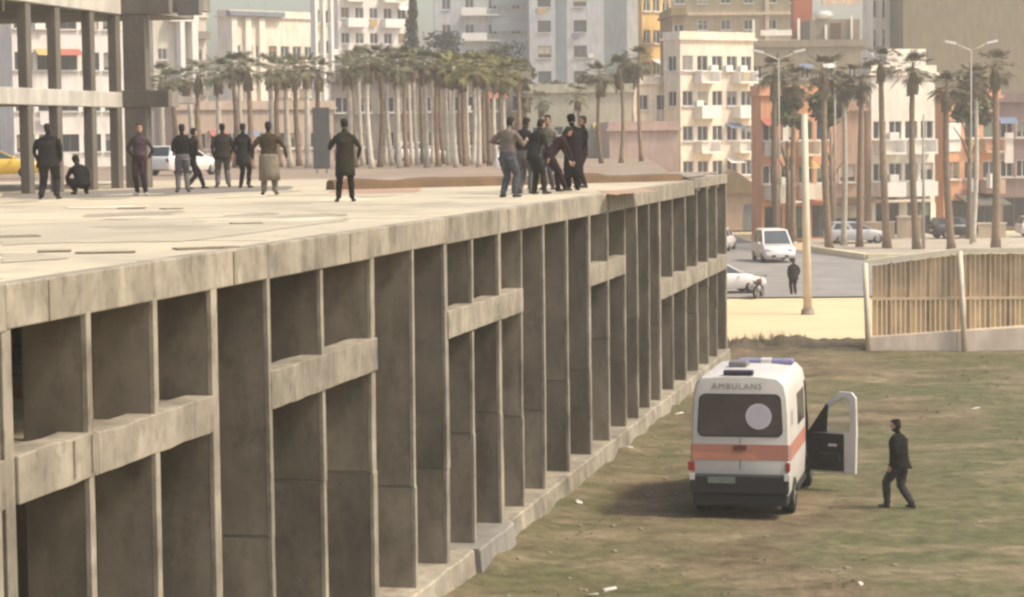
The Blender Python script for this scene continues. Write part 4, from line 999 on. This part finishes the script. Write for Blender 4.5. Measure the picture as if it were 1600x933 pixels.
# ------------------------------------------------------------------ people
SKIN = mat('skin', (.36,.22,.15), .7, .1, 8)
HAIR = mat('dark_hair', (.018,.014,.012), .8, .3, 10)
SHOE = mat('shoe', (.03,.027,.025), .7, .3, 8)
SHOE_W = mat('pale_shoe', (.40,.38,.36), .7, .2, 8)
EYE = mat('eye_dark', (.02,.015,.012), .4, .1, 8); LIP = mat('lip', (.24,.11,.09), .6, .1, 8)
def cloth(name, c): return mat('cloth_'+name, c, 1.0, .28, 7, bump=.35, bscale=14, spec=.05)
TAGS = ['top','pants','shoe','skin','eye','lip']
def person(label, loc, yaw=0, height=1.74, top=None, pants=None, shoe=SHOE, lean=0.0, side=0.0, pelvis=None, feet=((-.10,0),(.10,0)), arms=None, headturn=0.0, nod=0.0,
           coat=None, coatlen=.42, skirt=None, hood=None, hat=None, bulk=1.0, group='people on the deck', name='person', knees=None, shift=0.0):
    k = height/1.74
    e = empty(name, loc, yaw, label, 'person', group)
    mb = MB(); segs = []         # segs: (a, b, ra, rb, tag index)
    def tube(pts, rad, tagi, n=10):
        pts = [Vector(p) for p in pts]
        mb.tube(pts, rad, n)
        for i in range(len(pts)-1):
            ra = rad[i] if not isinstance(rad[i], (tuple, list)) else max(rad[i]); rb = rad[i+1] if not isinstance(rad[i+1], (tuple, list)) else max(rad[i+1])
            segs.append((pts[i], pts[i+1], ra, rb, tagi))
    def ball(c, r, tagi):
        mb.ball(c, r, 12, 8); rr = max(r) if isinstance(r, (tuple, list)) else r
        segs.append((Vector(c), Vector(c)+Vector((0,0,.001)), rr, rr, tagi))
    pz = pelvis if pelvis is not None else .93
    P = Vector((0, shift, pz))
    d = Vector((math.sin(side), math.sin(lean), math.cos(lean)*math.cos(side))).normalized()      # spine direction
    rx = Vector((1,0,0)); rx = (rx - d*rx.dot(d)).normalized(); fw = d.cross(rx) * 1.0           # forward
    if fw.y < 0: fw = -fw
    S = lambda t, f=0, x=0: P + d*t + fw*f + rx*x
    B = bulk
    # torso: rings with wide, flat section
    rings = []
    for t, w, dp in ((-.10,.15,.115),(0,.172,.125),(.10,.165,.12),(.22,.158,.115),(.36,.185,.125),(.46,.19,.12),(.52,.155,.095),(.56,.075,.07)):
        c = S(t, .01); rings.append([c + rx*(w*B*math.cos(6.2832*j/14)) + fw*(dp*B*math.sin(6.2832*j/14)) for j in range(14)])
    mb.loft(rings)
    for t0, t1, r_ in ((.08,.22,.15),(.22,.36,.155),(.36,.50,.16)): segs.append((S(t0), S(t1), r_*B, r_*B, 0))
    segs.append((S(-.05), S(.05), .15*B, .15*B, 1)); segs.append((S(.44,0,-.13), S(.44,0,.13), .09, .09, 0))
    # neck, head
    hd = (d*.8 + Vector((0,0,.2)) ).normalized(); hd = (hd + fw*nod).normalized()
    tube([S(.52,.0), S(.52,.0)+hd*.11], [.058,.054], 3)
    hc = S(.52,.0) + hd*.20 + fw*(.015)
    hf = Matrix.Rotation(headturn, 3, d) @ fw; hf = (hf - hd*hf.dot(hd)).normalized(); hx = hf.cross(hd)
    H3 = lambda x, y, z: hc + hx*x + hf*y + hd*z
    rings = []
    for z, w, y0, dp in ((-.115,.030,.045,.035),(-.10,.050,.035,.055),(-.06,.062,.015,.078),(-.01,.070,.005,.092),(.04,.074,0,.098),(.08,.068,-.004,.09),(.105,.048,-.006,.065),(.118,.02,-.006,.03)):
        rings.append([H3(w*math.cos(6.2832*j/14), y0 + dp*math.sin(6.2832*j/14), z) for j in range(14)])
    mb.loft(rings); segs.append((H3(0,0,-.06), H3(0,0,.06), .085, .085, 3))
    tube([H3(0,.09,.02), H3(0,.112,-.022), H3(0,.095,-.03)], [.010,.017,.012], 3, 6)          # nose
    for s in (-1,1):
        ball(H3(s*.072,-.005,-.005), (.013,.02,.03), 3)
        ball(H3(s*.031,.088,.018), .0105, 4)
    ball(H3(0,.086,-.058), (.024,.012,.008), 5)
    # legs
    fl = []
    for s, (fx, fy) in zip((-1,1), feet):
        hip = S(-.04,0,s*.09*B); A = Vector((fx, fy, .085)); v = A-hip; D = min(v.length, .855); l1, l2 = .44, .42
        A = hip + v.normalized()*D if v.length > .855 else A
        a = (l1*l1 - l2*l2 + D*D)/(2*D); h = math.sqrt(max(0, l1*l1-a*a)); u = v.normalized()
        kd = Vector((0,1,0)) if knees is None else Vector(knees[0 if s < 0 else 1]); kd = (kd - u*kd.dot(u)).normalized()
        K = hip + u*a + kd*h
        tube([hip, hip.lerp(K,.5), K, K.lerp(A,.45), A], [.098*B,.092*B,.074*B,.068*B,.056*B], 1)
        ft = (A + Vector((s*.02,.0,-.05))); toe = Vector((s*.04, .17, 0))
        tube([ft+Vector((0,-.06,.0)), ft+Vector((0,.02,.008)), ft+toe*.7, ft+toe], [(.036,.036),(.042,.042),(.045,.03),(.03,.02)], 2)
        fl.append(A)
    # arms: (elbow, hand) offsets from the shoulder in (side-out, forward, up)
    arms = arms or {}
    for s, nm in ((-1,'L'),(1,'R')):
        sh = S(.455, 0, s*.185*B)
        eo, ho = arms.get(nm, ((.06,-.02,-.28),(.07,.05,-.53)))
        W = lambda o: sh + rx*(s*o[0]) + fw*o[1] + (d*.75+Vector((0,0,.25))).normalized()*o[2]
        E_, Hn = W(eo), W(ho)
        E_ = sh + (E_-sh).normalized()*.29; Hn = E_ + (Hn-E_).normalized()*.25
        tube([sh - rx*(s*.03), sh.lerp(E_,.5), E_, E_.lerp(Hn,.5), Hn], [.066*B,.056*B,.048,.043,.034], 0)
        u = (Hn-E_).normalized(); q = u.cross(fw).normalized() if abs(u.dot(fw)) < .95 else u.cross(rx).normalized()
        th = q.cross(u)
        tube([Hn, Hn+u*.05, Hn+u*.09], [(.026,.026),(.034,.022),(.034,.018)], 3, 8)
        for j, (o_, l_) in enumerate(((-.027,.062),(-.009,.072),(.009,.068),(.026,.055))):
            a0 = Hn+u*.085+th*o_; a1 = a0+u*l_*.55-q*(.006*s); a2 = a0+u*l_*.95-q*(.022*s)
            tube([a0-u*.02, a1, a2], [.0095,.009,.0075], 3, 6)
        tube([Hn+u*.03+th*.02, Hn+u*.06+th*.05, Hn+u*.095+th*.055], [.012,.011,.008], 3, 6)
    # grow into one surface
    me = mb.mesh('person_raw'); tmp = bpy.data.objects.new('tmp_person', me); COL.objects.link(tmp)
    rm = tmp.modifiers.new('r', 'REMESH'); rm.mode = 'VOXEL'; rm.voxel_size = .0135; rm.use_smooth_shade = True
    sm = tmp.modifiers.new('s', 'SMOOTH'); sm.factor = .5; sm.iterations = 2
    dg = bpy.context.evaluated_depsgraph_get(); bm_ = bpy.data.meshes.new_from_object(tmp.evaluated_get(dg))
    bpy.data.objects.remove(tmp)
    nv = len(bm_.vertices); co = np.empty(nv*3); bm_.vertices.foreach_get('co', co); co = co.reshape(-1,3)
    npol = len(bm_.polygons); cen = np.empty(npol*3); bm_.polygons.foreach_get('center', cen); cen = cen.reshape(-1,3)
    best = np.full(npol, 9.0); idx = np.zeros(npol, dtype=np.int32)
    for a, b_, ra, rb, ti in segs:
        a = np.array(a); b_ = np.array(b_); ab_ = b_-a; L2_ = max(ab_@ab_, 1e-9)
        t = np.clip(((cen-a)@ab_)/L2_, 0, 1); dd = np.linalg.norm(cen-(a+t[:,None]*ab_), axis=1) - (ra+(rb-ra)*t)
        if ti in (4,5): dd = dd - .004
        msk = dd < best; best[msk] = dd[msk]; idx[msk] = ti
    nrm = np.empty(nv*3); bm_.vertices.foreach_get('normal', nrm); nrm = nrm.reshape(-1,3)
    sd_ = len(label)*1.3
    for q in range(nv):
        x_, y_, z_ = co[q]
        if z_ < pz+.5*math.cos(lean) and z_ > .1:
            co[q] += nrm[q]*.011*mnoise.noise(Vector((x_*9+sd_, y_*9, z_*16)))
    bm_.vertices.foreach_set('co', co.ravel()); bm_.update()
    bm_.materials.clear()
    for m_ in (top, pants, shoe, SKIN, EYE, LIP): bm_.materials.append(m_)
    bm_.polygons.foreach_set('material_index', idx); bm_.polygons.foreach_set('use_smooth', [True]*npol)
    bo = link('body', bm_, None, e); bo.scale = (k,k,k)
    # hair / hood / cap
    hm = MB(); rg = []
    def cap(m_, grow, zlow, front, nm):
        c = MB(); rings = []
        for z, w, y0, dp in ((-.07,.060,-.012,.072),(-.02,.071,-.004,.094),(.04,.076,-.002,.100),(.085,.070,-.004,.093),(.112,.048,-.006,.066),(.124,.018,-.006,.028)):
            if z < zlow: continue
            r_ = []
            for j in range(16):
                a = 6.2832*j/16; y = y0 + (dp+grow)*math.sin(a); x = (w+grow)*math.cos(a)
                if z < .07: y = min(y, front)
                r_.append(H3(x, y, z+grow*.6))
            rings.append(r_)
        c.loft(rings); o = c.build(nm, m_, e, True); o.scale = (k,k,k); return o
    if hood is not None: cap(hood, .022, -.2, .03, 'hood')
    elif hat is not None:
        cap(HAIR, .006, -.2, .01, 'hair'); cap(hat, .013, .05, .2, 'cap')
    else: cap(HAIR, .008, -.2, .015, 'hair')
    if coat is not None or skirt is not None:
        c = MB(); rings = []
        low = coatlen
        mid = (fl[0]+fl[1])/2
        t0 = .44 if coat is not None else .06
        levels = [t0, .3, .15, 0.0] if coat is not None else [.06, 0.0]
        for t in levels:
            w = {.44:.20,.3:.19,.15:.185,0.0:.20,.06:.175}[t]; dp = .145 if t > .1 else .155
            cc = S(t, .01); rings.append([cc + rx*(w*B*math.cos(6.2832*j/18)) + fw*(dp*B*math.sin(6.2832*j/18)) for j in range(18)])
        for q in (.33,.66,1.0):
            z = (pz-.02)*(1-q) + low*q; cc = Vector((P.x*(1-q*.6)+mid.x*q*.6, P.y*(1-q*.6)+mid.y*q*.6, z))
            w = (.20+.012*q)*B; dp = (.165+.03*q)*B
            rings.append([cc + Vector((w*math.cos(6.2832*j/18)*(1+.05*math.sin(j*2.6+q)), dp*math.sin(6.2832*j/18)*(1+.05*math.cos(j*3.1)), .012*math.sin(j*1.7))) for j in range(18)])
        c.loft(rings, caps=False); o = c.build('coat' if coat is not None else 'skirt', coat or skirt, e, True); o.scale = (k,k,k)
        so = o.modifiers.new('so', 'SOLIDIFY'); so.thickness = .012; so.offset = 1
    return e
C_BLACK = cloth('black', (.016,.015,.015)); C_DARK = cloth('charcoal', (.030,.028,.027)); C_BROWN = cloth('brown', (.060,.045,.028)); C_GREY = cloth('grey', (.13,.125,.125)); C_PLUM = cloth('plum', (.070,.052,.062))
C_GREEN = cloth('dark_olive', (.034,.032,.022)); C_DENIM = cloth('denim', (.085,.088,.105)); C_TAUPE = cloth('taupe', (.17,.14,.12)); C_MAROON = cloth('dark_maroon', (.035,.020,.024)); C_PALE = cloth('pale', (.45,.41,.37)); C_KHAKI = cloth('khaki', (.19,.165,.13))
def dk(px, py): p = on(px, py, DECK); return (p.x, p.y, DECK+.004)
HIPS = {'L': ((.16,-.10,-.22),(.02,.12,-.27)), 'R': ((.16,-.10,-.22),(.02,.12,-.27))}
FRONT = {'L': ((.05,.02,-.28),(-.06,.20,-.34)), 'R': ((.05,.02,-.28),(-.06,.20,-.34))}
POCK = {'L': ((.07,-.05,-.27),(.03,.08,-.49)), 'R': ((.06,-.04,-.27),(.02,.10,-.47))}
person('heavy man in dark jacket seen from behind at the left of the deck', dk(77,312), R(-4), 1.76, C_BLACK, C_DARK, bulk=1.32, arms=POCK, feet=((-.19,0),(.17,.05)), coat=cloth('black_jacket',(.024,.022,.02)), coatlen=.74)
person('person in black crouching on the deck beside the heavy man', dk(128,304), R(35), 1.70, C_BLACK, C_BLACK, pelvis=.30, lean=.55, shift=-.08, feet=((-.16,.02),(.17,.10)), arms={'L': ((.1,.2,-.18),(.0,.42,-.2)), 'R': ((.1,.2,-.18),(.0,.42,-.2))}, knees=((-.3,1,.6),(.3,1,.6)), bulk=1.15, hood=C_BLACK, nod=.2)
person('man in plum sweater and dark trousers facing us before the corner column', dk(219,306), R(176), 1.76, C_PLUM, C_MAROON, SHOE_W, arms={'L': ((.14,-.08,-.25),(.03,-.16,-.42)), 'R': ((.14,-.08,-.25),(.03,-.16,-.42))}, feet=((-.17,.12),(.06,0)), side=-.03)
person('man in black jacket and grey trousers, front one of two by the column', dk(286,301), R(10), 1.76, C_BLACK, C_GREY, arms=FRONT, feet=((-.12,0),(.12,.05)), bulk=1.08, headturn=.2)
person('man in black stepping aside behind the man in grey trousers', dk(300,296), R(-55), 1.76, C_BLACK, C_BLACK, feet=((-.1,.42),(.1,-.2)), arms=FRONT, lean=.12, pelvis=.86)
person('broad man in dark jacket and grey trousers, third from the corner column', dk(349,293), R(12), 1.82, C_DARK, C_GREY, arms=POCK, feet=((-.15,0),(.15,.06)), bulk=1.18, coat=cloth('dark_brown_jacket',(.035,.028,.022)), coatlen=.78)
person('slim person all in black standing between two men in jackets', dk(381,294), R(-18), 1.80, C_BLACK, C_BLACK, arms=POCK, feet=((-.09,0),(.10,.08)), coat=C_DARK, coatlen=.62)
person('man in brown jacket and long loose grey trousers seen from behind', dk(421,305), R(4), 1.76, C_BROWN, C_KHAKI, SHOE, arms={'L': ((.15,-.03,-.25),(.16,.02,-.46)), 'R': ((.16,-.03,-.25),(.2,.04,-.46))}, feet=((-.13,0),(.14,.06)), bulk=1.2, skirt=C_KHAKI, coatlen=.36)
person('person in long dark coat standing alone beside the dark panel', dk(540,316), R(4), 1.74, C_GREEN, C_BLACK, SHOE, arms={'L': ((.13,.06,-.24),(.10,.24,-.08)), 'R': ((.14,-.06,-.25),(.10,.10,-.42))}, feet=((-.15,-.05),(.14,.06)), coat=C_GREEN, coatlen=.56)
G5 = 'crowd at the deck edge'
person('person in taupe top and grey trousers at the left of the crowd, elbow out', dk(793,309), R(-40), 1.76, C_TAUPE, C_DENIM, lean=.10, feet=((-.13,0),(.13,.08)), arms={'L': ((.20,-.12,-.18),(.02,.06,-.20)), 'R': ((.08,.16,-.2),(.0,.34,-.12))}, nod=.25, bulk=1.2, group=G5)
person('man in dark jacket and grey trousers, second in the crowd', dk(818,303), R(-35), 1.78, C_DARK, C_GREY, lean=.12, arms=FRONT, feet=((-.1,0),(.12,.1)), group=G5, nod=.3, bulk=1.1)
person('man all in charcoal leaning forward in the middle of crowd', dk(840,304), R(-50), 1.76, C_DARK, C_DARK, lean=.32, shift=-.12, arms={'L': ((.06,.1,-.26),(.0,.2,-.5)), 'R': ((.06,.12,-.26),(0,.25,-.48))}, feet=((-.11,0),(.12,.1)), group=G5, bulk=1.1, nod=.1)
person('dark-haired man standing behind the bending man in the crowd', dk(858,297), R(150), 1.86, C_KHAKI, C_DENIM, arms=FRONT, feet=((-.1,0),(.1,0)), group=G5, nod=.15)
person('man in plum jacket bent far over at the crowd centre', dk(874,300), R(-75), 1.76, C_MAROON, C_MAROON, lean=.75, shift=-.25, pelvis=.90, arms={'L': ((.03,.28,-.1),(0,.5,-.2)), 'R': ((.03,.28,-.12),(0,.5,-.25))}, feet=((-.1,0),(.12,.12)), group=G5, bulk=1.1)
person('tall figure in long black coat at the right of the crowd', dk(897,298), R(30), 1.86, C_BLACK, C_BLACK, lean=.05, arms=FRONT, feet=((-.12,0),(.12,.05)), coat=cloth('black_coat',(.020,.016,.018)), coatlen=.30, group=G5, bulk=1.12, hood=C_BLACK, nod=.25)
person('bareheaded pale-faced man looking back behind the long black coat', dk(912,294), R(110), 1.84, C_BLACK, C_MAROON, arms=FRONT, feet=((-.1,0),(.1,.05)), group=G5)
q = on(1406, 796, 0)
person('man in black jacket and dark jeans walking beside the ambulance', (q.x, q.y, field_h(q.x, q.y)), R(58), 1.78, C_BLACK, cloth('dark_jeans',(.045,.042,.042)), lean=.06, feet=((-.06,.24),(.06,-.24)), pelvis=.905, arms={'L': ((.05,-.06,-.28),(.02,.08,-.5)), 'R': ((.08,.0,-.28),(.0,.16,-.42))}, coat=cloth('black_anorak',(.016,.015,.016)), coatlen=.80, group='people on the ground', bulk=1.22, hat=C_BLACK, nod=.12)
q = on(1240, 458, 0)
person('distant pedestrian in black beside the thick pale pole', (q.x, q.y, -.1), R(10), 1.75, C_BLACK, C_BLACK, feet=((-.1,0),(.12,.1)), arms=POCK, coat=C_DARK, coatlen=.75, group='people on the ground', bulk=1.15)

# small pale bag beside the crowd
p = on(772, 262, DECK)
bg_ = empty('carrier_bag', (dk(779,306)[0]+.0, dk(779,306)[1]+.06, DECK+.62), 0, 'pale plastic bag hanging at the left of the crowd', 'bag', None)
r_ = MB(); r_.loft([[(.12*sx*math.cos(6.2832*j/12), .07*sx*math.sin(6.2832*j/12), z) for j in range(12)] for z, sx in ((0,.55),(.04,.8),(.13,.85),(.22,.6),(.34,.15))]); r_.build('bag_body', mat('bag_plastic', (.62,.58,.60), .5, .1, 5), bg_, True)
MB().tube([(-.03,0,.33),(-.02,0,.44),(.02,0,.44),(.03,0,.33)], .008, 5).build('handle', WHITE, bg_)

# ------------------------------------------------------------------ field litter, stones, weeds
rng = random.Random(11)
def clump_mesh(seed, n=7):
    r = random.Random(seed); m = MB(); m.ball((0,0,0), (.5,.42,.3), n, 5)
    m.v = [tuple(Vector(v)*(1+r.uniform(-.25,.25))) for v in m.v]; return m.mesh('stone')
LIT = mat('litter_white', (.58,.54,.48), .7, .15, 6)
for px, py, s, lab in ((950,918,.30,'white crumpled litter scrap lying in the lower middle of field'),(925,926,.20,'small pale litter scrap just left of the crumpled one'),(1525,640,.26,'white litter scrap lying far out on the green part of field'),(1062,646,.30,'white litter scrap lying by the plinth behind the ambulance'),
                       (1345,916,.16,'tiny pale scrap at the bottom of the field'),(1530,815,.14,'tiny pale scrap right of the walking man'),(905,788,.24,'grey scrap lying between plinth and ambulance'),(985,700,.2,'dusty scrap lying near the plinth left of the ambulance')):
    q = on(px, py, 0.02)
    m = clump_mesh(int(px)); o = link('litter_scrap', m, LIT, None, False, (q.x, q.y, field_h(q.x,q.y)+s*.1)); o.scale = (s, s*.7, s*.35); o.rotation_euler = (rng.uniform(-.2,.2), .2, rng.uniform(0,6))
    tag(o, lab, 'litter', 'litter on the field')
STONE = mat('field_stone', (.30,.25,.19), .95, .3, 4, rnd=.2)
st_ = MB()
for _ in range(200):
    y = rng.uniform(26,83); x = fac_x(y)+.2+abs(rng.gauss(0,1))*(1.6 if rng.random() < .55 else 9)
    if x > 30: continue
    s = rng.uniform(.02,.055)*(1.6 if rng.random() < .1 else 1)
    c = Vector((x,y,field_h(x,y)+s*.2)); b0 = len(st_.v)
    st_.ball(c, (s*rng.uniform(.8,1.5), s*rng.uniform(.8,1.5), s*.7), 6, 4)
tag(st_.build('rubble', STONE), 'loose stones and clods scattered along the plinth and field', None, None, 'stuff')
WEED = mat('weed_green', (.15,.145,.075), .9, .4, .8); DRYG = mat('dry_grass', (.26,.21,.125), .95, .3, 1.0)
wd = MB()
def tuft(x, y, h, n, mi, up=False):
    z = field_h(x, y)
    for _ in range(n):
        a = rng.uniform(0,6.28); l = h*rng.uniform(.6,1.2); o_ = Vector((math.cos(a), math.sin(a), 0)); q = Vector((-o_.y, o_.x, 0))*h*.13
        b0 = Vector((x,y,z)) + o_*h*.15
        if up: q = q*.35
        wd.add([b0-q, b0+q, b0+o_*l*(.3 if up else 1.6)+Vector((0,0,l*(1.2 if up else .8)))], [(0,1,2)], mi)
for _ in range(9000):
    y = 26+ (83-26)*rng.random(); x = fac_x(y)+.3+ rng.random()*(y*.0+20)
    g = mnoise.noise(Vector((x*.16, y*.09, 5.0))) + .35*mnoise.noise(Vector((x*.7, y*.5, 2.0)))
    if g < rng.uniform(-.3,.25): continue
    tuft(x, y, rng.uniform(.015,.04), 4, 0 if rng.random() < .72 else 1)
for _ in range(230):
    y = rng.uniform(28,80); x = fac_x(y)+1.0+rng.random()*18
    if mnoise.noise(Vector((x*.16, y*.09, 5.0))) < -.05: continue
    for q in range(5): tuft(x+rng.gauss(0,.12), y+rng.gauss(0,.12), rng.uniform(.03,.08), 7, 0)
for _ in range(60):                                           # taller weeds on the ridge by the podium corner
    x = rng.uniform(7.4,10.5); y = 81.6 + rng.gauss(0,.5); tuft(x, y, rng.uniform(.12,.32)*(1.2 if 8.3 < x < 9.6 else .8), 9, 1 if rng.random() < .8 else 0, True)
tag(wd.build('grass', [WEED, DRYG]), 'low weeds and dry grass growing over the field', None, None, 'stuff')

# ------------------------------------------------------------------ the hazy air
hz = MB().box(-170, 170, -6, 425, -1.2, 62).build('haze', None)
tag(hz, 'pale hazy air over the town', None, None, 'stuff')
hm = bpy.data.materials.new('haze_air'); hm.use_nodes = True
hn = hm.node_tree.nodes; hl = hm.node_tree.links
for n_ in list(hn):
    if n_.type == 'BSDF_PRINCIPLED': hn.remove(n_)
pv_ = hn.new('ShaderNodeVolumePrincipled'); pv_.inputs['Color'].default_value = (.95,.93,.90,1); pv_.inputs['Density'].default_value = .00085; pv_.inputs['Anisotropy'].default_value = .3
hl.new(pv_.outputs['Volume'], [n_ for n_ in hn if n_.type == 'OUTPUT_MATERIAL'][0].inputs['Volume'])
hz.data.materials.append(hm)
scene.cycles.volume_bounces = 1
